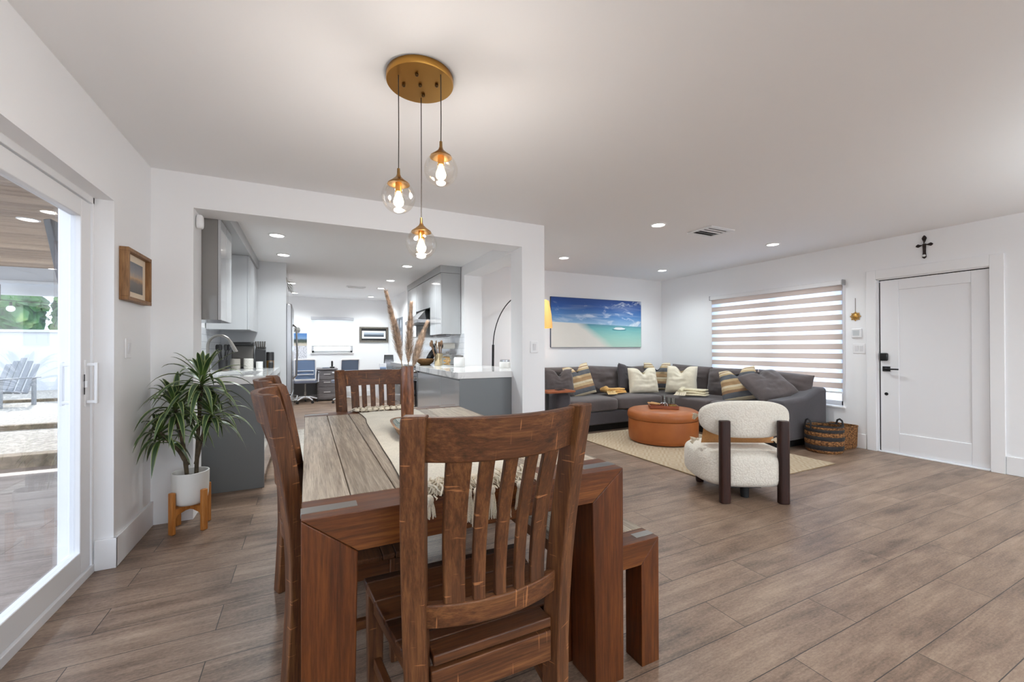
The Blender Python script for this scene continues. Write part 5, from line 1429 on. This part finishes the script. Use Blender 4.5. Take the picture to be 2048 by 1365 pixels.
m = MB(); m.box(-.148, .148, -.006, -.0008, 0, .30); m.obj('photo_page', seascape('calendar_photo', [(.12, (196, 186, 170)), (.3, (74, 82, 70)), (.45, (50, 60, 58)), (.6, (120, 150, 186)), (.85, (80, 122, 176))]), t)
gq = NT('calendar_grid'); gq.set(rough=.8)
nq = gq.noise(gq.coord((46, 1, 30)), 1.0, 2); gq.color(gq.ramp(nq, [(.5, (214, 214, 220)), (.62, (168, 168, 176))]))
m = MB(); m.box(-.148, .148, -.005, -.0008, -.305, -.003); m.obj('date_page', gq.m, t)
for k, (xx, lab) in enumerate(((-.30, 'left one of two small grey round wall ornaments above the office calendar'), (-.20, 'right one of two small grey round wall ornaments above the office calendar'))):
    o = MB().superq((0, 0, 0), .052, .02, .055, .7, .8, 20, 10).obj('wall_ornament', flat('grey_carving%d' % k, (128, 126, 122), .8, var=(40, .3), bump=(40, .6)), None); o.location = (xx, YO - .021, 1.655); tag(o, lab, 'ornament')
t = thing('white_cabinet', 'white desk unit against the right wall of the office', 'desk', (1.66, 10.2, 0))
m = MB(); m.box(1.50, 1.89, 9.9, 10.75, .60, .64); m.obj('top', pwh, t, .004, world=True)
m = MB(); m.box(1.52, 1.88, 9.92, 10.73, .0, .599); m.obj('body', pwh, t, .004, world=True)
t = thing('photo_box', 'small white box with a photo panel on the white office unit', 'box', (1.60, 10.12, .6408))
m = MB(); m.box(-.08, .07, -.05, .05, 0, .21); m.obj('box_body', pwh, t, .003)
m = MB(); m.box(-.075, .065, -.052, -.0502, .07, .13); m.obj('photo_strip', seascape('strip_photo', [(.2, (70, 80, 96)), (.7, (150, 170, 200))]), t)
t = thing('tablet_screen', 'tilted dark patterned screen leaning on the white office unit', 'screen', (1.78, 10.42, .6408), math.radians(-20))
m = MB(); m.obox((0, .04, .21), .24, .02, .40, rot('X', -14)); m.obj('screen_frame', dark, t, .006)
m = MB(); m.obox((0, .028, .21), .20, .003, .34, rot('X', -14)); m.obj('display', seascape('screen_image', [(.2, (90, 92, 96)), (.5, (150, 150, 156)), (.8, (60, 62, 66))]), t)
m = MB(); m.box(1.896, 1.899, 9.36, 10.02, 1.29, 1.88); m2 = m.obj('window_3', flat('window_grey_glass', (150, 160, 174), .15), None); m2['kind'] = 'structure'
m = MB()
for (y0, y1, z0, z1) in ((9.33, 9.37, 1.27, 1.90), (10.01, 10.05, 1.27, 1.90), (9.37, 10.01, 1.86, 1.90), (9.37, 10.01, 1.27, 1.30), (9.68, 9.71, 1.30, 1.86)): m.box(1.885, 1.899, y0, y1, z0, z1)
m.obj('window_frame', flat('grey_window_frame', (120, 128, 138), .4), m2)
# -------------------------------------------- potted plant, picture, misc
pot = flat('white_planter', (228, 226, 220), .45, bump=(60, .05)); soil = flat('potting_soil', (60, 46, 36), .95, var=(60, .3))
oak = wood('stand_wood', (150, 88, 36), (182, 116, 54), (204, 142, 80), 'z', .45, 16, 1.5)
trunk = flat('plant_trunk', (74, 62, 44), .8, var=(30, .25), bump=(50, .5))
leafm = NT('dracaena_leaf'); leafm.set(rough=.42)
tcx = leafm.new('ShaderNodeTexCoord'); sx = leafm.sep(tcx.outputs['UV'])
edge = leafm.math('ABSOLUTE', leafm.math('SUBTRACT', sx[0], .5))
lc = leafm.ramp(edge, [(.0, (56, 78, 44)), (.30, (36, 60, 32)), (.38, (150, 160, 104)), (.48, (128, 142, 86))])
lc2 = leafm.mix(leafm.ramp(sx[1], [(.0, (1, 1, 1, 1)), (.4, (0, 0, 0, 1))]), lc, (96, 124, 56))
leafm.color(lc2)
PC = Vector((-.702, 3.47, 0))
PR, PZ0, PZ1 = .103, .160, .378
t = thing('potted_plant', 'dracaena plant with spiky green leaves in a white pot in the corner', 'potted plant', (PC.x, PC.y, PZ0 + .0035))
m = MB(); m.lathe([(.001, 0), (.058, 0), (.078, .006), (.092, .024), (.099, .06), (PR, .14), (PR + .001, PZ1 - PZ0), (PR - .007, PZ1 - PZ0), (PR - .010, .18), (.09, .172), (.001, .172)], n=56)
m.obj('planter', pot, t, .003)
m = MB(); m.lathe([(.001, .178), (.05, .18), (.091, .176)], n=30); m.obj('potting_soil', soil, t)
def stem(pts, r0, r1):
    m = MB(); n = len(pts)
    P = []
    for i in range((n - 1) * 6 + 1):
        q = i / 6; k = min(int(q), n - 2); f = q - k
        p0, p1, p2, p3 = pts[max(k - 1, 0)], pts[k], pts[k + 1], pts[min(k + 2, n - 1)]
        P.append(Vector([.5 * (2 * b + (c - a) * f + (2 * a - 5 * b + 4 * c - d) * f * f + (-a + 3 * b - 3 * c + d) * f ** 3) for a, b, c, d in zip(p0, p1, p2, p3)]))
    m.tube(P, [r0 + (r1 - r0) * i / (len(P) - 1) + .0012 * (i % 3 == 0) for i in range(len(P))], 10)
    return m
B0 = PC + Vector((0, 0, .325))
crowns = [  # base, crown point, size, number of blades
    ((-.012, -.02, 0), (-.075, -.045, .50), .33, 46, 'left'), ((-.012, -.02, .10), (-.148, -.065, .34), .25, 30, 'low left'),
    ((.03, .0, 0), (.062, .0, .66), .35, 46, 'top'), ((.03, .0, .10), (.115, -.02, .44), .28, 42, 'right')]
rl = random.Random(12)
for (b, c, size, n, nm) in crowns:
    b = B0 + Vector(b); c = B0 + Vector(c)
    mid = (b + c) / 2 + Vector((0, 0, .0)) + Vector((c.x - b.x, c.y - b.y, 0)) * (-.12)
    stem([tuple(b), tuple(mid), tuple(c)], .0125, .0095).obj('trunk', trunk, t, world=True)
    m = MB(); uvs = []
    for i in range(n):
        q = i / (n - 1)                       # 0 = lowest, oldest leaves
        az = i * 2.399 + rl.uniform(-.2, .2)
        el = -.12 + 1.45 * q ** 1.5 + rl.uniform(-.12, .12)
        L = size * (.72 + .42 * math.sin(PI * min(1, q * .9 + .1))) * rl.uniform(.88, 1.08) * (.62 if q > .9 else 1)
        w = .0165 * rl.uniform(.85, 1.15)
        base = c + Vector((0, 0, -.07 + .11 * q))
        d = Vector((math.cos(az), math.sin(az), 0))
        # keep blades out of the corner walls
        reach = 1.0
        tipx = base.x + d.x * L * .85; tipy = base.y + d.y * L * .85
        if tipx < -.93: reach = min(reach, max(.35, (-.93 - base.x) / (d.x * L * .85)))
        if tipy > 3.60: reach = min(reach, max(.35, (3.60 - base.y) / (d.y * L * .85)))
        droop = (1.25 - .85 * q) * rl.uniform(.85, 1.25)
        pts = []
        N = 9
        for k in range(N + 1):
            s = k / N
            r_ = L * (math.cos(el) * s * (1 - .12 * s * s)) * reach
            z_ = L * (math.sin(el) * s + .16 * s * math.cos(el)) - L * droop * .62 * s ** 2.3
            pts.append(base + d * r_ + Vector((0, 0, z_)))
        side = Vector((-d.y, d.x, 0))
        rows = []
        for k, p in enumerate(pts):
            s = k / N
            ww = w * (.55 + 1.2 * s) if s < .35 else w * max(.04, (1 - ((s - .35) / .65) ** 2.2))
            up_ = Vector((0, 0, .35 * ww))
            rows.append([m.bm.verts.new(p - side * ww + up_), m.bm.verts.new(p), m.bm.verts.new(p + side * ww + up_)])
        for k in range(N):
            for j in (0, 1):
                f = m.bm.faces.new((rows[k][j], rows[k][j + 1], rows[k + 1][j + 1], rows[k + 1][j]))
                uvs.append((f, [(j * .5, k / N), ((j + 1) * .5, k / N), ((j + 1) * .5, (k + 1) / N), (j * .5, (k + 1) / N)]))
    uvl = m.bm.loops.layers.uv.new('UVMap')
    for f, co_ in uvs:
        for lp, uv in zip(f.loops, co_): lp[uvl].uv = uv
    bm = m.bm
    bmesh.ops.translate(bm, verts=bm.verts, vec=-Vector(t.location))
    me = bpy.data.meshes.new('foliage'); bm.to_mesh(me); bm.free(); me.materials.append(leafm.m)
    me.polygons.foreach_set('use_smooth', [True] * len(me.polygons))
    o = bpy.data.objects.new('foliage', me); COL.objects.link(o); o.parent = t
t = thing('plant_stand', 'honey coloured wooden four-legged stand holding the white plant pot', 'plant stand', (PC.x, PC.y, 0), math.radians(48))
for k in range(4):
    a = PI / 2 * k
    M = Matrix.Rotation(a, 3, 'Z')
    m = MB(); m.obox(M @ Vector((.1185, 0, .135)), .026, .036, .27, M); m.obj('leg', oak, t, .005, 3)
for k in range(2):
    M = Matrix.Rotation(PI / 2 * k, 3, 'Z')
    m = MB()
    P = [(-.106, .09), (-.106, .162), (.106, .162), (.106, .09), (.092, .118), (.04, .132), (-.04, .132), (-.092, .118)]
    m.prism(P, 1, -.014, .014)
    if k == 1: bmesh.ops.scale(m.bm, verts=m.bm.verts, vec=(1, 1, 1))
    bmesh.ops.rotate(m.bm, verts=m.bm.verts, cent=(0, 0, 0), matrix=M)
    if k == 1: bmesh.ops.translate(m.bm, verts=m.bm.verts, vec=(0, 0, -.0005))
    m.obj('cross_bar', oak, t, .003)

fw_ = wood('picture_frame_wood', (96, 66, 40), (132, 94, 58), (160, 120, 80), 'z', .5, 16, 2)
pm = NT('desert_photo'); pm.set(rough=.5)
tc = pm.new('ShaderNodeTexCoord'); s = pm.sep(tc.outputs['Generated'])
nq = pm.noise(tc.outputs['Generated'], 5, 6, .6)
f = pm.math('ADD', s[2], pm.math('MULTIPLY', pm.math('SUBTRACT', nq, .5), .28))
base = pm.ramp(f, [(.05, (92, 88, 86)), (.34, (112, 104, 98)), (.42, (150, 122, 94)), (.50, (188, 152, 112)), (.56, (170, 150, 132)), (.66, (140, 136, 136)), (.95, (112, 114, 120))])
pm.color(base)
t = thing('framed_picture', 'small wooden framed mountain photo on the wall beside the sliding door', 'picture', (XL, 3.287, 1.634), math.radians(90))
W, H_ = .196, .152
m = MB(); f_ = .022
for (x0, x1, z0, z1) in ((-W, W, H_ - f_, H_), (-W, W, -H_, -H_ + f_), (-W, -W + f_, -H_ + f_, H_ - f_), (W - f_, W, -H_ + f_, H_ - f_)): m.box(x0, x1, -.044, -.001, z0, z1)
m.obj('frame', fw_, t, .002)
m = MB(); m.box(-W + f_, W - f_, -.016, -.002, -H_ + f_, H_ - f_); m.obj('mat_board', flat('cream_mat', (226, 208, 184), .8), t)
m = MB(); m.box(-.118, .122, -.018, -.016, -.092, .088); m.obj('photo', pm.m, t)
# ------------------------------------------------- patio beyond the slider
stucco = flat('white_stucco', (205, 207, 210), .85, bump=(30, .3))
paver = flat('pale_gravel_paver', (170, 164, 155), .9, var=(26, .22), bump=(60, .6))
stone = flat('tan_stone_curb', (132, 118, 100), .85, var=(14, .18), bump=(30, .5))
m = MB(); m.box(-9, -1.18, -3, 6.12, -.14, -.03); o = m.obj('ground_patio', patiomat, None, smooth=False); o['kind'] = 'structure'
m = MB(); m.box(-14, -1.18, 6.12, 6.30, -.14, .10); o = m.obj('trim_3', stone, None, .01); o['kind'] = 'structure'
m = MB(); m.box(-14, -1.18, 6.30, 8.1, -.14, .095); m.box(-16, -1.18, 8.22, 11.6, -.14, .155); m.box(-18, -1.18, 11.72, 14.2, -.14, .20); o = m.obj('ground_terrace', paver, None, smooth=False); o['kind'] = 'structure'
m = MB(); m.box(-16, -1.18, 8.1, 8.22, -.14, .162); m.box(-18, -1.18, 11.6, 11.72, -.14, .21); o = m.obj('trim_4', stone, None, .005); o['kind'] = 'structure'
m = MB(); m.box(-18, -1.5, 14.2, 14.4, -.14, 1.62); o = m.obj('wall_garden', stucco, None, smooth=False); o['kind'] = 'structure'
m = MB(); m.box(-18, -1.5, 14.15, 14.42, 1.62, 1.68); o = m.obj('trim_5', stucco, None, smooth=False); o['kind'] = 'structure'
wc = wood('patio_ceiling_wood', (120, 98, 80), (170, 146, 122), (198, 176, 152), 'x', .6, 14, .8, boards=('y', .185), bump=.3)
m = MB(); y = 3.0
while y < 8.6:
    m.box(-4.7, -1.18, y + .003, y + .182, 2.40, 2.42); y += .185
m.box(-4.7, -1.18, 3.0, 8.6, 2.425, 2.55)
o = m.obj('ceiling_patio', wc, None, smooth=False); o['kind'] = 'structure'
m = MB(); m.box(-8.2, -1.18, 8.60, 8.76, 2.0, 2.56); m.box(-8.2, -1.18, 8.55, 8.60, 2.16, 2.20); o = m.obj('trim_6', flat('pale_blue_beam', (208, 216, 224), .6), None, .004); o['kind'] = 'structure'
t = thing('outdoor_tv', 'dark outdoor television tilted downwards on the house wall under the patio ceiling', 'television', (-1.6, 4.5, 2.0), 0)
m = MB(); m.hexa([(-1.555, 4.0, 1.62), (-1.515, 4.0, 1.63), (-1.515, 5.05, 1.63), (-1.555, 5.05, 1.62), (-1.635, 4.0, 2.10), (-1.595, 4.0, 2.11), (-1.595, 5.05, 2.11), (-1.635, 5.05, 2.10)]); m.obj('screen_panel', flat('tv_dark', (74, 74, 78), .35), t, .006, world=True)
m = MB(); m.box(-1.57, -1.18, 4.48, 4.56, 1.82, 1.88); m.box(-1.215, -1.18, 4.40, 4.64, 1.70, 2.0); m.obj('wall_mount', flat('mount_grey', (80, 80, 84), .4, .6), t, world=True)
t = thing('string_lights', 'string of round white bulbs hung below the pale patio beam', 'string lights', (-4.0, 8.4, 1.95))
pts = []
for i in range(60):
    q = i / 59; pts.append((-8 + 6.6 * q, 8.45, 1.905 - .03 * math.sin(q * PI * 5) ** 2))
m = MB(); m.tube(pts, .006, 6); m.obj('wire', cordm, t, world=True)
whb = flat('white_bulb', (240, 240, 238), .3)
for i, q in enumerate((.08, .22, .36, .50, .565, .64, .78, .92)):
    x = -8 + 6.6 * q; zz = 1.905 - .03 * math.sin(q * PI * 5) ** 2
    m = MB(); m.cyl((x, 8.45, zz - .02), (x, 8.45, zz - .075), .016, n=12); m.obj('socket', cordm, t, world=True)
    m = MB(); m.sphere((x, 8.45, zz - .115), .045, 18, 12); m.obj('bulb', whb, t, world=True)
for x in (-3.88, -2.6, -5.4):
    m = MB(); m.tube([(x, 8.45, 2.12), (x, 8.45, 1.89)], .004, 6); m.obj('hanger', cordm, t, world=True)
lg = NT('sea_grape_leaf'); lg.set(rough=.45)
q = lg.noise(lg.coord(), 2.2, 3); lg.color(lg.ramp(q, [(.3, (34, 70, 40)), (.55, (74, 124, 62)), (.72, (150, 170, 92))]))
wd = flat('tree_bark', (96, 84, 70), .9, var=(20, .2))
def tree(label, x, y, zb, h, w, n, ls, sd):
    t = thing('garden_tree', label, 'tree', (x, y, zb))
    r = random.Random(sd)
    m = MB(); m.tube([(0, 0, 0), (.05, 0, h * .4), (-.03, .02, h * .75)], [.09, .07, .03], 8); m.obj('trunk', wd, t)
    m = MB()
    for i in range(n):
        a = r.uniform(0, 6.283); q_ = r.random() ** .5; zz = r.uniform(-1, 1)
        rr_ = w * math.sqrt(max(0, 1 - zz * zz)) * (.55 + .45 * q_)
        c = Vector((rr_ * math.cos(a), rr_ * math.sin(a) * .7, h * .72 + zz * h * .34))
        n_ = Vector((math.cos(a) * .6 + r.uniform(-.6, .6), math.sin(a) * .6 - .4 + r.uniform(-.5, .5), r.uniform(-.2, .9))).normalized()
        u = n_.orthogonal().normalized(); v_ = n_.cross(u); L = ls * r.uniform(.7, 1.2)
        cup_ = n_ * L * .18
        m.poly([c + (u * math.cos(2 * PI * k / 7) + v_ * math.sin(2 * PI * k / 7)) * L + (cup_ if k % 2 else cup_ * .3) for k in range(7)])
    m.obj('foliage', lg.m, t, smooth=False)
tree('big round-leaved green tree hanging over the garden wall, left in the slider view', -7.25, 15.2, -.1, 3.2, 1.0, 1500, .19, 1)
tree('dense green tree over the garden wall at the right edge of the slider view', -5.42, 15.5, -.1, 3.0, .72, 1500, .09, 2)
m = MB(); m.box(-6, 12, -14, FR - .2, -.14, -.03); o = m.obj('ground_front', paver, None, smooth=False); o['kind'] = 'structure'
tree('green tree over the garden wall, farther left and outside the slider view', -9.7, 15.6, -.1, 3.4, 1.2, 1000, .17, 3)
gp = flat('grey_resin', (150, 152, 156), .6)
t = thing('adirondack_chair', 'pale grey slatted garden chair on the terrace beyond the patio', 'garden chair', (-5.0, 11.0, .155), math.radians(160))
for k in range(5):
    x = -.24 + .12 * k; m = MB(); m.obox((x, -.22 - .0, .55 - .03 * abs(k - 2)), .10, .02, .72 - .06 * abs(k - 2), rot('X', 22)); m.obj('back_slat', gp, t, .01)
for k in range(4):
    m = MB(); m.box(-.28, .28, -.08 + .13 * k, .03 + .13 * k, .24 + .02 * k, .26 + .02 * k); m.obj('seat_slat', gp, t, .005)
for s_ in (-1, 1):
    m = MB(); m.box(s_ * .30 - .05 * (s_ < 0), s_ * .30 + .05 * (s_ > 0), -.3, .45, .50, .525); m.obj('arm', gp, t, .006)
    for yy in (-.2, .38):
        m = MB(); m.box(s_ * .31 - .02, s_ * .31 + .02, yy - .03, yy + .03, 0, .50); m.obj('leg', gp, t, .005)
# ---------------------------------------------------------- lights, camera
lens = emis('downlight_lens', (255, 250, 242), 14.0)
def downlight(x, y, z, label, energy):
    t = thing('ceiling_downlight', label, 'ceiling light', (x, y, z), 0, 'recessed ceiling lights')
    m = MB(); m.lathe([(.062, -.001), (.078, -.001), (.078, -.006), (.062, -.009)], n=28, cap=False); m.obj('trim_ring', trimpaint, t)
    m = MB(); m.lathe([(.0005, -.004), (.063, -.004), (.063, -.003), (.0005, -.003)], n=28); m.obj('lens', lens, t)
    la = bpy.data.lights.new('downlight', 'SPOT'); la.energy = energy; la.shadow_soft_size = .06
    la.spot_size = math.radians(150); la.spot_blend = .9
    la.color = (.90, .975, 1.0)
    lo = bpy.data.objects.new('downlight', la); COL.objects.link(lo); lo.location = (0, 0, -.03); lo.parent = t
LE = LIGHT_E
K = ' of the kitchen run of ceiling lights'
for i, (x, y, z, lab) in enumerate([
    (3.17, 3.10, ZC, 'recessed living room ceiling light nearest the dining table, left of the air vent'),
    (3.16, 4.80, ZC, 'recessed living room ceiling light just right of the wall post, above the sofa arm'),
    (5.09, 4.90, ZC, 'recessed living room ceiling light closest to the far corner of the room'),
    (5.01, 3.09, ZC, 'recessed living room ceiling light above the banded window blind, right of the air vent')]):
    downlight(x, y, z, lab, LE)
for (x, y, z, lab) in [
    (-.265, 4.69, ZK, 'nearest recessed light on the left row of the kitchen ceiling'),
    (-.25, 5.63, ZK, 'recessed light in front of the tall fridge panel on the kitchen ceiling'),
    (1.21, 4.87, ZK, 'nearest recessed kitchen ceiling light on the right, just below the lowest glass globe'),
    (1.22, 5.69, ZK, 'recessed light second from the dining room on the right row, beside the upper cabinet'),
    (1.23, 7.0, ZK, 'recessed light third from the dining room on the right row of the kitchen ceiling'),
    (1.36, 8.85, ZC, 'recessed light fourth from the dining room on the right row, beyond the kitchen cabinets'),
    (1.37, 10.4, ZC, 'recessed light farthest away on the right row, above the office picture'),
    (-.255, 8.86, ZC, 'recessed light on the left of the office ceiling just past the fridge'),
    (-.245, 10.4, ZC, 'recessed light on the left of the office ceiling nearest the back wall')]:
    downlight(x, y, z, lab, LE * (.55 if y == 5.63 else 1.0 if y == 5.69 else 1.45) if z == ZK else LE * 1.5)
# extra unseen fittings, added behind the camera to light the room
for (x, y) in [(1.0, -1.6), (3.1, -1.6), (5.0, -1.6), (5.0, -.2)]:
    downlight(x, y, ZC, 'added unseen recessed ceiling light behind the viewer', LE)

for (x, y) in [(-2.3, 3.6), (-2.3, 5.4), (-3.62, 7.7), (-3.6, 4.6)]:
    downlight(x, y, 2.40, {-2.3: 'recessed light in the wooden patio ceiling near the house', -3.62: 'glowing recessed light in the wooden patio ceiling by the pale beam', -3.6: 'recessed light in the wooden patio ceiling away from the house'}[x], LE * 1.2)
sc.cycles.max_bounces = 14; sc.cycles.diffuse_bounces = 8; sc.cycles.transparent_max_bounces = 16; sc.cycles.caustics_reflective = False; sc.cycles.caustics_refractive = False
sc.cycles.sample_clamp_indirect = 6
for (x, y, ue, lab) in ((.2, -1.7, 1.0, 'added black uplighter for ceiling fill, unseen behind the viewer near the patio side'), (4.5, -1.0, 1.7, 'added black uplighter for ceiling fill, unseen behind the viewer near the front door side')):
    t = thing('fill_uplighter', lab, 'floor lamp', (x, y, 0))  # added fill lamp out of view, brightens the ceiling
    m = MB(); m.lathe([(.001, 0), (.14, 0), (.14, .025), (.02, .035), (.014, .05), (.014, 1.62), (.001, 1.62)], n=28); m.obj('stand', blackm, t)
    m = MB(); m.lathe([(.02, 1.62), (.10, 1.70), (.15, 1.76), (.145, 1.76), (.09, 1.705), (.018, 1.63)], n=32); m.obj('bowl_shade', blackm, t)
    la = bpy.data.lights.new('fill_uplight', 'SPOT'); la.energy = UP_E * ue; la.shadow_soft_size = .08; la.spot_size = math.radians(165); la.spot_blend = .6; la.color = (.88, .97, 1.0)
    lo = bpy.data.objects.new('fill_uplight', la); COL.objects.link(lo); lo.parent = t; lo.location = (0, 0, 1.80); lo.rotation_euler = (PI, 0, 0)
w = bpy.data.worlds.new('sky'); sc.world = w; w.use_nodes = True
nt = w.node_tree
bg = nt.nodes['Background']
sky = nt.nodes.new('ShaderNodeTexSky'); sky.sky_type = 'NISHITA'
sky.sun_elevation = math.radians(52); sky.sun_rotation = math.radians(200); sky.sun_disc = False; sky.air_density = 1.0; sky.dust_density = 2.0
mixn = nt.nodes.new('ShaderNodeMix'); mixn.data_type = 'RGBA'; mixn.inputs[0].default_value = .55
mixn.inputs[7].default_value = (SKY_W * .86, SKY_W * .97, SKY_W * 1.10, 1)
scl = nt.nodes.new('ShaderNodeVectorMath'); scl.operation = 'SCALE'; scl.inputs[3].default_value = SKY_N
nt.links.new(sky.outputs[0], scl.inputs[0]); nt.links.new(scl.outputs[0], mixn.inputs[6])
nt.links.new(mixn.outputs[2], bg.inputs['Color']); bg.inputs['Strength'].default_value = 1.0
su = bpy.data.lights.new('sun', 'SUN'); su.energy = SUN_E; su.angle = math.radians(.6); su.color = (1, .95, .88)
so = bpy.data.objects.new('sun', su); COL.objects.link(so)
so.rotation_euler = Vector(SUN_DIR).to_track_quat('-Z', 'Y').to_euler()

cam = bpy.data.cameras.new('camera'); co = bpy.data.objects.new('camera', cam); COL.objects.link(co)
F = 832.7135; yaw, pitch, roll = .4575382, .0048459, -.0025544
cam.sensor_fit = 'HORIZONTAL'; cam.sensor_width = 36; cam.lens = F / 2048 * 36
cam.shift_y = (692.899 - 682.5) / 2048
cam.clip_start = .02; cam.clip_end = 200
s, c = math.sin(yaw), math.cos(yaw)
fw = Vector((s * math.cos(pitch), c * math.cos(pitch), math.sin(pitch))); rt = Vector((c, -s, 0)); up = rt.cross(fw)
r2 = rt * math.cos(roll) + up * math.sin(roll); u2 = up * math.cos(roll) - rt * math.sin(roll)
co.matrix_world = Matrix(((r2.x, u2.x, -fw.x, 0), (r2.y, u2.y, -fw.y, 0), (r2.z, u2.z, -fw.z, 1.2), (0, 0, 0, 1)))
sc.camera = co
vs = sc.view_settings
vs.view_transform = 'Standard'; vs.look = 'None'; vs.gamma = 1.0; vs.exposure = EXPO
vs.use_curve_mapping = False
